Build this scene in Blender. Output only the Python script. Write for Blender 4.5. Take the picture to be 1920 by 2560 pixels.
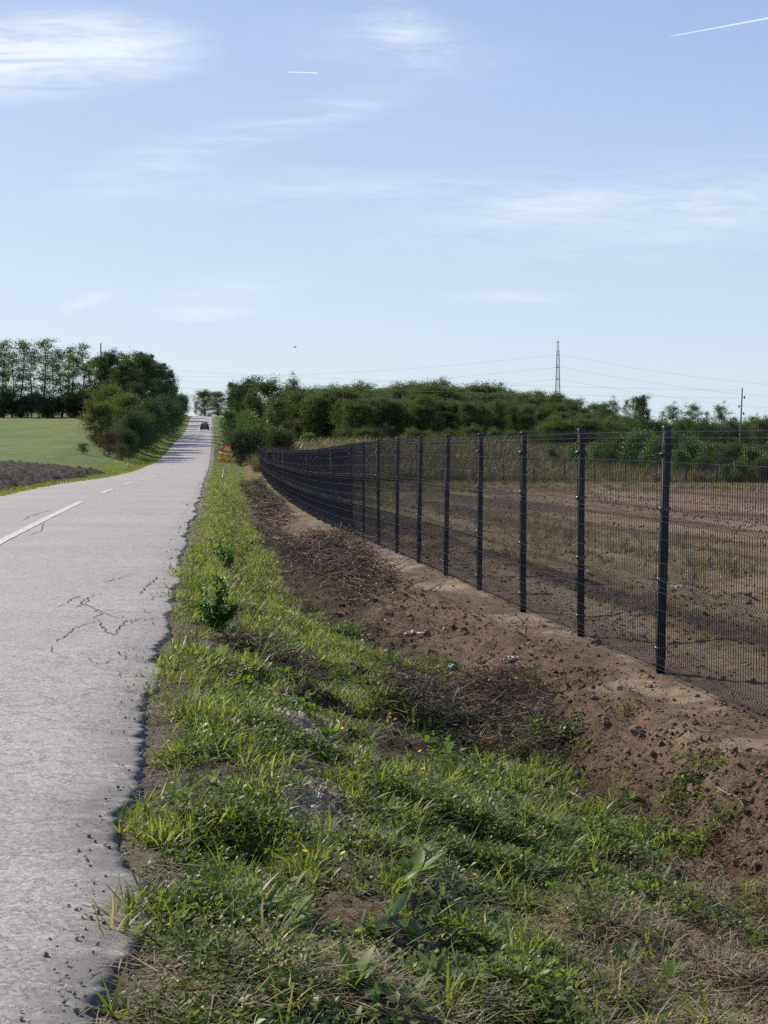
import bpy, math, random
import numpy as np
from mathutils import Vector, Euler, Matrix
for o in list(bpy.data.objects): bpy.data.objects.remove(o)
C = bpy.context.scene.collection
S = bpy.context.scene
R_ = math.radians
rng = np.random.default_rng(11)
random.seed(5)

# ------------------------------------------------------------------ camera
EYE = 1.6
FPX = 3850.0
PITCH = math.atan(200/FPX)
cd = bpy.data.cameras.new('camera'); cam = bpy.data.objects.new('camera', cd); C.objects.link(cam)
cam.location = (0, 0, EYE); cam.rotation_euler = (math.pi/2-PITCH, 0, 0)
cd.sensor_fit = 'VERTICAL'; cd.sensor_height = 36; cd.sensor_width = 27
cd.lens = 36*FPX/2560; cd.clip_start = .05; cd.clip_end = 40000
S.camera = cam
S.render.resolution_x = 768; S.render.resolution_y = 1024

# ------------------------------------------------------------------ light
SUN_AZ, SUN_EL = -52.0, 37.0       # degrees: azimuth from +Y (negative = left), elevation
w = bpy.data.worlds.new('World'); S.world = w; w.use_nodes = True
nt = w.node_tree; N = nt.nodes; L = nt.links; N.clear()
def wn(t, **k):
    n = N.new(t)
    for a, b in k.items(): setattr(n, a, b)
    return n
out = wn('ShaderNodeOutputWorld'); bg = wn('ShaderNodeBackground'); bg.inputs[1].default_value = .088
sky = wn('ShaderNodeTexSky'); sky.sky_type = 'NISHITA'; sky.sun_disc = False
sky.sun_elevation = R_(SUN_EL); sky.sun_rotation = R_(SUN_AZ)
sky.altitude = 100; sky.air_density = 1.25; sky.dust_density = .7; sky.ozone_density = 2.2
tc = wn('ShaderNodeTexCoord'); sep = wn('ShaderNodeSeparateXYZ'); L.new(tc.outputs['Generated'], sep.inputs[0])
def m(op, a, b=None, c=None, clamp=False):
    n = wn('ShaderNodeMath', operation=op, use_clamp=clamp)
    for i, v in enumerate((a, b, c)):
        if v is None: continue
        if isinstance(v, (int, float)): n.inputs[i].default_value = v
        else: L.new(v, n.inputs[i])
    return n.outputs[0]
yy = m('MAXIMUM', sep.outputs[1], .05)
tx = m('DIVIDE', sep.outputs[0], yy); tz = m('DIVIDE', sep.outputs[2], yy)      # slopes of the view ray: sideways and up
front = m('GREATER_THAN', sep.outputs[1], .05)
def noise(scale, sx, sz, rot=0., detail=8, rough=.6, dist=.6, off=(0, 0)):
    cmb = wn('ShaderNodeCombineXYZ'); L.new(tx, cmb.inputs[0]); L.new(tz, cmb.inputs[1])
    mp = wn('ShaderNodeMapping'); mp.inputs['Rotation'].default_value = (0, 0, rot); mp.inputs['Scale'].default_value = (sx, sz, 1)
    mp.inputs['Location'].default_value = (off[0], off[1], 0)
    L.new(cmb.outputs[0], mp.inputs[0])
    n = wn('ShaderNodeTexNoise'); n.inputs['Scale'].default_value = scale; n.inputs['Detail'].default_value = detail
    n.inputs['Roughness'].default_value = rough; n.inputs['Distortion'].default_value = dist
    L.new(mp.outputs[0], n.inputs['Vector'])
    return n.outputs[0]
def px(x, y):                       # photograph pixel -> slopes of the view ray
    yc = (1280-y)/FPX; Yd = math.cos(PITCH)+yc*math.sin(PITCH)
    return (x-960)/FPX/Yd, (-math.sin(PITCH)+yc*math.cos(PITCH))/Yd
def blob(x, y, rx, ry, ang):        # soft elliptical patch of sky
    cx, cz = px(x, y); rx /= FPX; ry /= FPX; ca, sa = math.cos(ang), math.sin(ang)
    dx = m('SUBTRACT', tx, cx); dz = m('SUBTRACT', tz, cz)
    a = m('DIVIDE', m('ADD', m('MULTIPLY', dx, ca), m('MULTIPLY', dz, sa)), rx)
    b = m('DIVIDE', m('SUBTRACT', m('MULTIPLY', dz, ca), m('MULTIPLY', dx, sa)), ry)
    r = m('SQRT', m('ADD', m('MULTIPLY', a, a), m('MULTIPLY', b, b)))
    return m('SUBTRACT', 1., r, clamp=True)
NZ = {}
def shared(key, sc, sx, sz, rot, off):
    if key not in NZ: NZ[key] = m('MULTIPLY', m('SUBTRACT', noise(sc, sx, sz, rot, detail=8, off=off, rough=.72), .34, clamp=True), 3.0)
    return NZ[key]
KEYS = {'a': (10, 1.1, 8.5, -.1, (3, 1)), 'b': (12, 1.1, 9.5, -.28, (7, 7)), 'c': (14, 1.5, 5.5, .4, (1, 2))}
groups = {}
for (x, y, rx, ry, ang, amp, key) in [
    (60, 140, 520, 130, .06, 1.9, 'a'), (250, 110, 330, 90, -.12, .9, 'b'), (1020, 85, 170, 90, -.6, .62, 'c'), (1000, 115, 420, 110, -.1, .36, 'c'),
    (800, 285, 330, 60, .25, .55, 'b'), (400, 410, 330, 85, .32, .6, 'b'), (800, 470, 560, 60, .02, .5, 'a'), (1600, 520, 820, 170, .06, .62, 'a'),
    (1330, 515, 320, 55, .14, .5, 'b'), (1850, 520, 330, 80, .18, .5, 'b'), (215, 755, 100, 22, .28, .8, 'b'), (500, 783, 160, 26, .02, .9, 'a'),
    (600, 720, 260, 60, .1, .35, 'a'), (1270, 742, 220, 26, .0, .45, 'a')]:
    v_ = m('MULTIPLY', blob(x, y, rx, ry, ang), amp)
    groups[key] = v_ if key not in groups else m('ADD', groups[key], v_)
cl = None
for key, v_ in groups.items():
    t_ = m('MULTIPLY', v_, shared(key, *KEYS[key])); cl = t_ if cl is None else m('ADD', cl, t_)
cl = m('MULTIPLY', cl, front)
cl = m('MULTIPLY', m('MINIMUM', cl, 1.), .66)
el_ = m('MAXIMUM', sep.outputs[2], 0.)                                   # sine of the elevation
rmp = wn('ShaderNodeValToRGB'); L.new(el_, rmp.inputs[0]); e_ = rmp.color_ramp.elements
SKY = [(0., (.655, .780, .880)), (.06, (.575, .718, .880)), (.15, (.450, .600, .860)), (.27, (.320, .460, .770)), (.55, (.20, .33, .64)), (1., (.13, .24, .52))]
while len(e_) < len(SKY): e_.new(.5)
for i_, (p_, c_) in enumerate(SKY): e_[i_].position = p_; e_[i_].color = (*c_, 1)
# the sky is paler and brighter around the sun
dt_ = wn('ShaderNodeVectorMath', operation='DOT_PRODUCT'); L.new(tc.outputs['Generated'], dt_.inputs[0])
dt_.inputs[1].default_value = (math.sin(R_(SUN_AZ))*math.cos(R_(SUN_EL)), math.cos(R_(SUN_AZ))*math.cos(R_(SUN_EL)), math.sin(R_(SUN_EL)))
glow = m('POWER', m('MAXIMUM', dt_.outputs[1], 0.), 3.0)
bl_ = wn('ShaderNodeMix', data_type='RGBA'); L.new(m('MULTIPLY', glow, .38), bl_.inputs[0]); L.new(rmp.outputs[0], bl_.inputs[6]); bl_.inputs[7].default_value = (.98, 1.04, 1.08, 1)
sc_ = wn('ShaderNodeMix', data_type='RGBA', blend_type='MULTIPLY'); sc_.inputs[0].default_value = 1.; L.new(bl_.outputs[2], sc_.inputs[6]); sc_.inputs[7].default_value = (8.5, 8.5, 8.5, 1)
gam = wn('ShaderNodeMix', data_type='RGBA'); gam.inputs[0].default_value = .85; L.new(sky.outputs[0], gam.inputs[6]); L.new(sc_.outputs[2], gam.inputs[7])
mix = wn('ShaderNodeMix', data_type='RGBA'); L.new(cl, mix.inputs[0]); L.new(gam.outputs[2], mix.inputs[6])
mix.inputs[7].default_value = (8.6, 8.8, 9.2, 1)
L.new(mix.outputs[2], bg.inputs[0]); L.new(bg.outputs[0], out.inputs[0])
sd = bpy.data.lights.new('sun', 'SUN'); so = bpy.data.objects.new('sun', sd); C.objects.link(so)
sd.energy = 5.0; sd.angle = R_(.55); sd.color = (1, .90, .77)
sv = Vector((math.sin(R_(SUN_AZ))*math.cos(R_(SUN_EL)), math.cos(R_(SUN_AZ))*math.cos(R_(SUN_EL)), math.sin(R_(SUN_EL))))
so.rotation_euler = sv.to_track_quat('Z', 'Y').to_euler(); so.location = sv*100
S.cycles.max_bounces = 5; S.cycles.diffuse_bounces = 3; S.cycles.glossy_bounces = 2; S.cycles.transmission_bounces = 3; S.cycles.transparent_max_bounces = 8; S.cycles.volume_bounces = 0; S.cycles.use_light_tree = False
S.cycles.sample_clamp_indirect = 4; S.cycles.use_denoising = False
S.view_settings.view_transform = 'Standard'; S.view_settings.look = 'None'
S.view_settings.exposure = 0.50; S.view_settings.gamma = 1; S.view_settings.use_curve_mapping = False

# ------------------------------------------------------------------ helpers
def hash2(i, j, s):
    h = (i.astype(np.int64)*374761393 + j.astype(np.int64)*668265263 + s*974634777) & 0xffffffff
    h = ((h ^ (h >> 13))*1274126177) & 0xffffffff
    h = h ^ (h >> 16)
    return (h & 0xffffff)/float(0xffffff)
def vn(x, y, s=0):                  # value noise 0..1
    x = np.asarray(x, float); y = np.asarray(y, float)
    i = np.floor(x); j = np.floor(y); fx = x-i; fy = y-j
    fx = fx*fx*fx*(fx*(fx*6-15)+10); fy = fy*fy*fy*(fy*(fy*6-15)+10)
    a = hash2(i, j, s); b = hash2(i+1, j, s); c = hash2(i, j+1, s); d = hash2(i+1, j+1, s)
    return (a+(b-a)*fx)*(1-fy)+(c+(d-c)*fx)*fy
def fbm(x, y, s=0, o=4, g=.5):
    t = 0; A = 1; n = 0; ca, sa = .8, .6
    for k in range(o):
        t = t+A*vn(x, y, s+k*17); n += A; A *= g
        x, y = (x*ca-y*sa)*2.03+7.1, (x*sa+y*ca)*2.03-3.7
    return t/n
def sm(a, b, x): t = np.clip((x-a)/(b-a), 0, 1); return t*t*(3-2*t)
def pchip(xs, ys):
    xs = np.array(xs, float); ys = np.array(ys, float); h = np.diff(xs); dl = np.diff(ys)/h
    d = np.zeros_like(xs); d[0] = dl[0]; d[-1] = dl[-1]
    for k in range(1, len(xs)-1):
        if dl[k-1]*dl[k] > 0:
            w1 = 2*h[k]+h[k-1]; w2 = h[k]+2*h[k-1]; d[k] = (w1+w2)/(w1/dl[k-1]+w2/dl[k])
    def f(x):
        x = np.asarray(x, float); k = np.clip(np.searchsorted(xs, x)-1, 0, len(h)-1)
        t = (x-xs[k])/h[k]
        lo = x < xs[0]; hi = x > xs[-1]
        r = (2*t**3-3*t**2+1)*ys[k]+(t**3-2*t**2+t)*h[k]*d[k]+(-2*t**3+3*t**2)*ys[k+1]+(t**3-t**2)*h[k]*d[k+1]
        r = np.where(lo, ys[0]+(x-xs[0])*d[0], r); r = np.where(hi, ys[-1]+(x-xs[-1])*d[-1], r)
        return r
    return f
def mesh(name, V, faces, mats=None, attrs=None, smooth=False, midx=None):
    """faces: list of int arrays, each (n,3) or (n,4)"""
    me = bpy.data.meshes.new(name)
    V = np.ascontiguousarray(V, dtype=np.float32)
    faces = [np.asarray(f, dtype=np.int32) for f in faces if len(f)]
    me.vertices.add(len(V)); me.vertices.foreach_set('co', V.ravel())
    loops = np.concatenate([f.ravel() for f in faces]); tot = np.concatenate([np.full(len(f), f.shape[1], np.int32) for f in faces])
    st = np.concatenate([[0], np.cumsum(tot)[:-1]]).astype(np.int32)
    me.loops.add(len(loops)); me.loops.foreach_set('vertex_index', loops)
    me.polygons.add(len(tot)); me.polygons.foreach_set('loop_start', st); me.polygons.foreach_set('loop_total', tot)
    if smooth: me.polygons.foreach_set('use_smooth', np.ones(len(tot), bool))
    if midx is not None: me.polygons.foreach_set('material_index', np.asarray(midx, np.int32))
    me.update(calc_edges=True)
    for k, v in (attrs or {}).items():
        v = np.asarray(v, np.float32)
        if v.ndim == 1:
            a = me.attributes.new(k, 'FLOAT', 'POINT'); a.data.foreach_set('value', v)
        else:
            if v.shape[1] == 3: v = np.c_[v, np.ones(len(v), np.float32)]
            a = me.attributes.new(k, 'FLOAT_COLOR', 'POINT'); a.data.foreach_set('color', np.ascontiguousarray(v).ravel())
    for mt in (mats or []): me.materials.append(mt)
    return me
class B:                            # collects shapes, links them as one mesh object
    def __init__(s): s.V = []; s.T = []; s.Q = []; s.n = 0; s.A = []
    def add(s, V, T=None, Q=None, tint=None):
        V = np.asarray(V, float).reshape(-1, 3)
        if T is not None and len(T): s.T.append(np.asarray(T)+s.n)
        if Q is not None and len(Q): s.Q.append(np.asarray(Q)+s.n)
        s.V.append(V); s.n += len(V)
        s.A.append(np.full(len(V), .5 if tint is None else 0.)+(0 if tint is None else tint))
    def box(s, a, b, M=None):
        x0, y0, z0 = a; x1, y1, z1 = b
        V = np.array([(x0,y0,z0),(x1,y0,z0),(x1,y1,z0),(x0,y1,z0),(x0,y0,z1),(x1,y0,z1),(x1,y1,z1),(x0,y1,z1)], float)
        if M is not None: V = np.array([M @ Vector(v) for v in V])
        s.add(V, Q=[(0,3,2,1),(4,5,6,7),(0,1,5,4),(1,2,6,5),(2,3,7,6),(3,0,4,7)])
    def tube(s, P, r, k=5, cap=True, tint=None):
        P = np.asarray(P, float); n = len(P); r = np.broadcast_to(np.asarray(r, float), (n,))
        T = np.gradient(P, axis=0); T /= np.linalg.norm(T, axis=1)[:, None]+1e-12
        up = np.where(np.abs(T[:, 2:3]) > .9, [[1., 0, 0]], [[0, 0, 1.]])
        a = np.cross(T, up); a /= np.linalg.norm(a, axis=1)[:, None]+1e-12; b = np.cross(T, a)
        for i in range(1, n):
            if np.dot(a[i], a[i-1]) < 0 and np.dot(b[i], b[i-1]) < 0: a[i] = -a[i]; b[i] = -b[i]
        th = np.arange(k)*2*np.pi/k
        V = (P[:, None]+r[:, None, None]*(np.cos(th)[None, :, None]*a[:, None]+np.sin(th)[None, :, None]*b[:, None])).reshape(-1, 3)
        i = np.arange(n-1)[:, None]*k; j = np.arange(k)[None]; j2 = (j+1) % k
        Q = np.stack([i+j, i+j2, i+k+j2, i+k+j], -1).reshape(-1, 4)
        TT = []
        if cap and k >= 3:
            for q in range(1, k-1): TT.append((0, q, q+1)); TT.append(((n-1)*k, (n-1)*k+q+1, (n-1)*k+q))
        s.add(V, T=TT, Q=Q, tint=tint)
    def prism(s, pts, d0, d1, M=None):       # outline in x,z; from y=d0 to d1
        n = len(pts); V = [(p[0], d0, p[1]) for p in pts]+[(p[0], d1, p[1]) for p in pts]
        if M is not None: V = [M @ Vector(v) for v in V]
        T = []
        for q in range(1, n-1): T.append((0, q, q+1)); T.append((n, n+q+1, n+q))
        s.add(V, T=T, Q=[(i, (i+1) % n+0, n+(i+1) % n, n+i) for i in range(n)])
    def data(s, name, mat, smooth=False):
        return mesh(name, np.concatenate(s.V), [np.concatenate(s.T) if s.T else np.zeros((0, 3), int), np.concatenate(s.Q) if s.Q else np.zeros((0, 4), int)],
                    [mat], {'tint': np.concatenate(s.A)}, smooth)
    def obj(s, name, mat, parent=None, smooth=False, loc=None):
        return link(name, s.data(name, mat, smooth), parent, loc)
def link(name, me, parent=None, loc=None, rot=None, scl=None):
    o = bpy.data.objects.new(name, me); C.objects.link(o)
    if parent is not None: o.parent = parent
    if loc is not None: o.location = loc
    if rot is not None: o.rotation_euler = rot
    if scl is not None: o.scale = scl if hasattr(scl, '__len__') else (scl,)*3
    return o
def tag(o, label=None, cat=None, group=None, kind=None):
    if label: o['label'] = label
    if cat: o['category'] = cat
    if group: o['group'] = group
    if kind: o['kind'] = kind
    return o
def empty(name, loc, rz=0.):
    o = bpy.data.objects.new(name, None); C.objects.link(o); o.location = loc; o.rotation_euler = (0, 0, rz); o.empty_display_size = .2
    return o

# ------------------------------------------------------------------ materials
def mat(name, col, rough=.8, spec=.3, metal=0.):
    mt = bpy.data.materials.new(name); mt.use_nodes = True; b = mt.node_tree.nodes['Principled BSDF']
    b.inputs['Base Color'].default_value = (*col, 1); b.inputs['Roughness'].default_value = rough
    b.inputs['Specular IOR Level'].default_value = spec; b.inputs['Metallic'].default_value = metal
    return mt
class G:                            # small node graph helper
    def __init__(s, mt): s.t = mt.node_tree; s.b = s.t.nodes.get('Principled BSDF'); s.o = s.t.nodes.get('Material Output')
    def n(s, t, **k):
        n = s.t.nodes.new(t)
        for a, b in k.items(): setattr(n, a, b)
        return n
    def l(s, a, b): s.t.links.new(a, b)
    def m(s, op, a, b=None, c=None, clamp=False):
        n = s.n('ShaderNodeMath', operation=op, use_clamp=clamp)
        for i, v in enumerate((a, b, c)):
            if v is None: continue
            if isinstance(v, (int, float)): n.inputs[i].default_value = v
            else: s.l(v, n.inputs[i])
        return n.outputs[0]
    def noise(s, scale, detail=4, rough=.6, vec=None, dist=0., out=0):
        n = s.n('ShaderNodeTexNoise'); n.inputs['Scale'].default_value = scale; n.inputs['Detail'].default_value = detail
        n.inputs['Roughness'].default_value = rough; n.inputs['Distortion'].default_value = dist
        s.l(vec if vec is not None else s.pos(), n.inputs['Vector']); return n.outputs[out]
    def pos(s):
        if not hasattr(s, '_p'): s._p = s.n('ShaderNodeNewGeometry').outputs['Position']
        return s._p
    def loc(s): 
        if not hasattr(s, '_q'): s._q = s.n('ShaderNodeTexCoord').outputs['Object']
        return s._q
    def ramp(s, f, stops):
        r = s.n('ShaderNodeValToRGB'); s.l(f, r.inputs[0]); e = r.color_ramp.elements
        while len(e) < len(stops): e.new(.5)
        for i, (p, c) in enumerate(stops): e[i].position = p; e[i].color = (*c, 1) if len(c) == 3 else c
        return r.outputs[0]
    def mixc(s, f, a, b, mode='MIX'):
        n = s.n('ShaderNodeMix', data_type='RGBA', blend_type=mode)
        for i, v in ((0, f), (6, a), (7, b)):
            if isinstance(v, (int, float)): n.inputs[i].default_value = v
            elif isinstance(v, tuple): n.inputs[i].default_value = (*v, 1)
            else: s.l(v, n.inputs[i])
        return n.outputs[2]
    def attr(s, nm, out='Fac'): return s.n('ShaderNodeAttribute', attribute_name=nm).outputs[out]
    def bump(s, h, strength=.5, dist=.01):
        b = s.n('ShaderNodeBump'); b.inputs['Strength'].default_value = strength; b.inputs['Distance'].default_value = dist
        s.l(h, b.inputs['Height']); s.l(b.outputs[0], s.b.inputs['Normal'])

def leaf_mat(name, c0, c1, trans=.45, tr_tint=(1.25, 1.35, .5), rough=.45, spec=.3, dry=None):
    """c0..c1 colour range of the leaves; light passes through them"""
    mt = mat(name, c0, rough, spec); g = G(mt)
    t = g.attr('tint'); oi = g.n('ShaderNodeObjectInfo').outputs['Random']
    f = g.m('ADD', g.m('MULTIPLY', t, .7), g.m('MULTIPLY', oi, .3), clamp=True)
    st = [(0., c0), (1., c1)]
    if dry: st = [(0., c0), (.8, c1), (.97, dry), (1., dry)]
    col = g.ramp(f, st)
    g.l(col, g.b.inputs['Base Color'])
    tr = g.n('ShaderNodeBsdfTranslucent'); tc_ = g.mixc(1., col, tr_tint, 'MULTIPLY'); g.l(tc_, tr.inputs[0])
    mx = g.n('ShaderNodeMixShader'); mx.inputs[0].default_value = trans
    g.l(g.b.outputs[0], mx.inputs[1]); g.l(tr.outputs[0], mx.inputs[2]); g.l(mx.outputs[0], g.o.inputs[0])
    return mt

# ground: colour painted from what lies there, fine grain added by the shader
m_ground = mat('ground_soil', (.15, .11, .08), .95, .15); g = G(m_ground)
col = g.attr('col', 'Color')
n1 = g.noise(9, 6, .7); n2 = g.noise(55, 5, .75); n3 = g.noise(1.3, 5, .6); n4 = g.noise(170, 4, .8)
v = g.m('ADD', g.m('ADD', g.m('MULTIPLY', n1, .8), g.m('MULTIPLY', n2, 1.0)), g.m('ADD', g.m('MULTIPLY', n3, .4), g.m('MULTIPLY', n4, .9)))
fac = g.m('MAXIMUM', g.m('ADD', g.m('MULTIPLY', g.m('SUBTRACT', v, 1.55), 1.9), 1.), .12)
g.l(g.mixc(1., col, fac, 'MULTIPLY'), g.b.inputs['Base Color'])
g.bump(g.m('ADD', g.m('MULTIPLY', n1, .6), g.m('ADD', g.m('MULTIPLY', n2, .45), g.m('MULTIPLY', n4, .15))), 1., .06)

m_road = mat('worn_asphalt', (.2, .195, .19), .75, .35); g = G(m_road)
u_ = g.attr('u'); P = g.pos()
agg = g.n('ShaderNodeTexVoronoi'); agg.inputs['Scale'].default_value = 78; g.l(P, agg.inputs['Vector'])
agc = g.n('ShaderNodeSeparateColor'); g.l(agg.outputs['Color'], agc.inputs[0])
big = g.noise(.35, 5, .6); med = g.noise(3., 6, .7); fin = g.noise(150., 3, .8)
mp = g.n('ShaderNodeMapping'); mp.inputs['Scale'].default_value = (.35, .9, 1); g.l(P, mp.inputs[0])
band = g.noise(.55, 5, .65, mp.outputs[0])
base = g.ramp(g.m('ADD', g.m('MULTIPLY', big, .5), g.m('MULTIPLY', band, .5)), [(.3, (.222, .203, .188)), (.5, (.268, .246, .228)), (.68, (.306, .283, .263))])
grain = g.m('ADD', g.m('MULTIPLY', g.m('POWER', agc.outputs[0], 1.5), .7), g.m('MULTIPLY', fin, .6))
base = g.mixc(1., base, g.m('ADD', grain, .45), 'MULTIPLY')
base = g.mixc(g.m('MULTIPLY', g.m('SUBTRACT', med, .5, clamp=True), 1.3), base, (.13, .125, .13))
pale = g.m('MULTIPLY', g.m('SUBTRACT', g.noise(1.7, 6, .7), .58, clamp=True), 3.2)
base = g.mixc(g.m('MULTIPLY', pale, .35), base, (.38, .36, .33))
# crack network, strongest near the broken right edge, patches elsewhere
ds = g.n('ShaderNodeVectorMath', operation='ADD'); nv = g.noise(2.2, 6, .75, out=1); sc = g.n('ShaderNodeVectorMath', operation='SCALE'); sc.inputs['Scale'].default_value = .55
g.l(nv, sc.inputs[0]); g.l(P, ds.inputs[0]); g.l(sc.outputs[0], ds.inputs[1])
vo = g.n('ShaderNodeTexVoronoi', feature='DISTANCE_TO_EDGE'); vo.inputs['Scale'].default_value = 1.9; g.l(ds.outputs[0], vo.inputs['Vector'])
vo2 = g.n('ShaderNodeTexVoronoi', feature='DISTANCE_TO_EDGE'); vo2.inputs['Scale'].default_value = 5.5; g.l(ds.outputs[0], vo2.inputs['Vector'])
edge = g.attr('crk')
patch = g.m('MULTIPLY', g.m('SUBTRACT', g.noise(.6, 4, .6), .47, clamp=True), 6., clamp=True)
em = g.m('MULTIPLY', edge, patch)
c1_ = g.m('MULTIPLY', g.m('SUBTRACT', 1., g.m('DIVIDE', vo.outputs[0], .012), clamp=True), em)
c2_ = g.m('MULTIPLY', g.m('SUBTRACT', 1., g.m('DIVIDE', vo2.outputs[0], .03), clamp=True), g.m('MULTIPLY', g.m('SUBTRACT', edge, .72, clamp=True), 3.))
ck = g.m('MAXIMUM', c1_, c2_)
thin = g.m('MULTIPLY', ck, g.m('MULTIPLY', g.m('SUBTRACT', g.noise(4., 4, .7), .40, clamp=True), 8., clamp=True))
base = g.mixc(g.m('MULTIPLY', thin, .85), base, (.03, .028, .028))
# crumbled dark rim
rim = g.attr('rim')
base = g.mixc(g.m('MULTIPLY', rim, g.m('MULTIPLY', g.m('SUBTRACT', g.noise(5., 6, .75), .33, clamp=True), 6., clamp=True)), base, (.115, .108, .104))
g.l(base, g.b.inputs['Base Color'])
g.l(g.m('ADD', .62, g.m('MULTIPLY', agc.outputs[1], .25)), g.b.inputs['Roughness'])
hh = g.m('SUBTRACT', g.m('ADD', g.m('MULTIPLY', grain, .6), g.m('MULTIPLY', med, .4)), g.m('MULTIPLY', thin, 3.))
base2 = g.mixc(g.m('MULTIPLY', g.attr('patch'), .55), base, (.24, .22, .205)); g.l(base2, g.b.inputs['Base Color']); g.bump(hh, .45, .010)

m_paint = mat('road_paint', (.62, .61, .58), .6, .3); g = G(m_paint)
wear = g.m('MULTIPLY', g.m('SUBTRACT', g.noise(14, 6, .8), .47, clamp=True), 5., clamp=True)
g.l(g.mixc(wear, (.46, .45, .43), (.30, .29, .28)), g.b.inputs['Base Color']); g.bump(g.noise(120, 3, .8), .4, .01)

m_fence = mat('anthracite_coating', (.008, .011, .017), .6, .18); g = G(m_fence)
g.l(g.ramp(g.noise(6, 5, .7), [(.3, (.007, .010, .016)), (.7, (.012, .016, .024))]), g.b.inputs['Base Color'])
m_galv = mat('galvanised_steel', (.42, .43, .44), .45, .5, .7)
m_bark = mat('bark', (.09, .075, .06), .9, .2); g = G(m_bark)
g.l(g.ramp(g.noise(14, 6, .75), [(.3, (.045, .038, .030)), (.7, (.13, .11, .09))]), g.b.inputs['Base Color']); g.bump(g.noise(20, 5, .7), .6, .03)
m_twig = mat('dead_twig', (.10, .08, .065), .85, .2); g = G(m_twig)
g.l(g.ramp(g.attr('tint'), [(0., (.030, .021, .017)), (.55, (.085, .061, .048)), (1., (.30, .24, .18))]), g.b.inputs['Base Color'])
m_root = mat('pale_root', (.30, .24, .17), .85, .2); g = G(m_root)
g.l(g.ramp(g.noise(60, 5, .7), [(.3, (.17, .13, .09)), (.7, (.36, .30, .22))]), g.b.inputs['Base Color'])
m_clod = mat('soil_clod', (.13, .09, .065), .95, .15); g = G(m_clod)
g.l(g.ramp(g.noise(45, 6, .75), [(.3, (.10, .070, .048)), (.7, (.25, .18, .125))]), g.b.inputs['Base Color']); g.bump(g.noise(70, 5, .8), .8, .02)
m_stone = mat('pale_stone', (.3, .28, .25), .8, .3); g = G(m_stone)
oi = g.n('ShaderNodeObjectInfo').outputs['Random']
g.l(g.mixc(.5, g.ramp(oi, [(0., (.20, .16, .115)), (.5, (.40, .33, .24)), (1., (.62, .54, .42))]), g.ramp(g.noise(50, 5, .7), [(.3, (.24, .19, .14)), (.7, (.50, .43, .33))])), g.b.inputs['Base Color'])
g.bump(g.noise(90, 5, .7), .6, .01)

m_grass = leaf_mat('grass_blade', (.085, .140, .026), (.210, .235, .060), .52, dry=(.34, .28, .16))
m_grass_far = leaf_mat('mown_grass', (.095, .135, .026), (.185, .205, .055), .5, dry=(.24, .20, .10))
m_straw = leaf_mat('dry_straw', (.18, .14, .08), (.44, .36, .22), .38, (1.1, 1., .7))
m_weed = leaf_mat('weed_leaf', (.055, .120, .022), (.150, .220, .045), .5)
m_clover = leaf_mat('small_leaf', (.065, .115, .026), (.180, .215, .055), .5)
m_pale_leaf = leaf_mat('grey_green_leaf', (.10, .15, .09), (.16, .20, .12), .35, rough=.6, spec=.15)
m_deadleaf = leaf_mat('dead_leaf', (.055, .032, .020), (.20, .12, .06), .3, (1.3, .9, .5))
m_orange = leaf_mat('orange_leaf', (.45, .16, .02), (.55, .32, .05), .4, (1.2, .9, .4))
m_tree = leaf_mat('tree_leaf', (.070, .094, .046), (.108, .136, .062), .40, (1.2, 1.4, .5), .8, .06)  # tree leaf colours lightened to lift their shade, as haze would
m_tree_dark = leaf_mat('dark_leaf', (.052, .072, .042), (.088, .112, .058), .24, (1.2, 1.4, .5), .8, .06)
m_tree_olive = leaf_mat('olive_leaf', (.082, .112, .040), (.150, .172, .058), .32, (1.2, 1.25, .5), .8, .06)
m_tree_green = leaf_mat('fresh_leaf', (.050, .115, .024), (.125, .200, .042), .35, (1.2, 1.4, .5))
m_tree_haze = leaf_mat('feathery_leaf', (.078, .098, .052), (.110, .134, .066), .42, (1.2, 1.3, .6), .8, .05)  # wood foliage paled and greyed: distance haze put into the leaf colour
m_bush_red = leaf_mat('reddish_leaf', (.095, .078, .052), (.140, .110, .070), .25, (1.3, .9, .6), .8, .06)
m_bush_brown = leaf_mat('dry_bush_leaf', (.075, .068, .040), (.13, .115, .065), .25, (1.2, 1.1, .6), .8, .06)
m_tallgrass = leaf_mat('tall_dry_grass', (.12, .115, .055), (.26, .22, .12), .35, (1.15, 1.1, .6))
m_weedstalk = leaf_mat('rank_weed', (.06, .062, .034), (.13, .115, .065), .3, (1.15, 1.1, .6))

# ------------------------------------------------------------------ shape of the land
Xr = pchip([-30, 4.2, 6.94, 11.4, 16.8, 46, 84, 142, 172, 385, 900], [3.55, -.757, -1.10, -1.66, -2.27, -5.45, -9.7, -16.05, -19.3, -42.8, -98])
Rz = pchip([-60, 0, 30, 46, 84, 118, 142, 172, 208, 260, 304, 350, 385, 420, 520, 800, 4000], [0, 0, -.01, -.14, -.83, -1.2, -1.24, -.8, .0, 1.0, 2.1, 4.2, 5.38, 5.6, 5.2, 4.0, 3.0])
Xf = pchip([-20, 8, 13.04, 20.4, 27.7, 35.4, 42.1, 55.2, 64.1, 80.9, 109, 152.5, 400], [7.05, 3.08, 2.354, 1.285, .26, -.76, -1.56, -3.05, -4.03, -5.75, -8.42, -12.56, -36])
Fz = pchip([-20, 8, 13.04, 15.67, 18.58, 22.7, 27.7, 33, 38.9, 42.1, 55.2, 64.1, 80.9, 109, 152.5, 230, 300, 385, 600, 800, 4000], [-.42, -.43, -.446, -.462, -.50, -.535, -.60, -.70, -.84, -.92, -1.14, -1.25, -1.44, -1.77, -1.78, .0, 1.6, 4.9, 4.6, 3.6, 3.])
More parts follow.
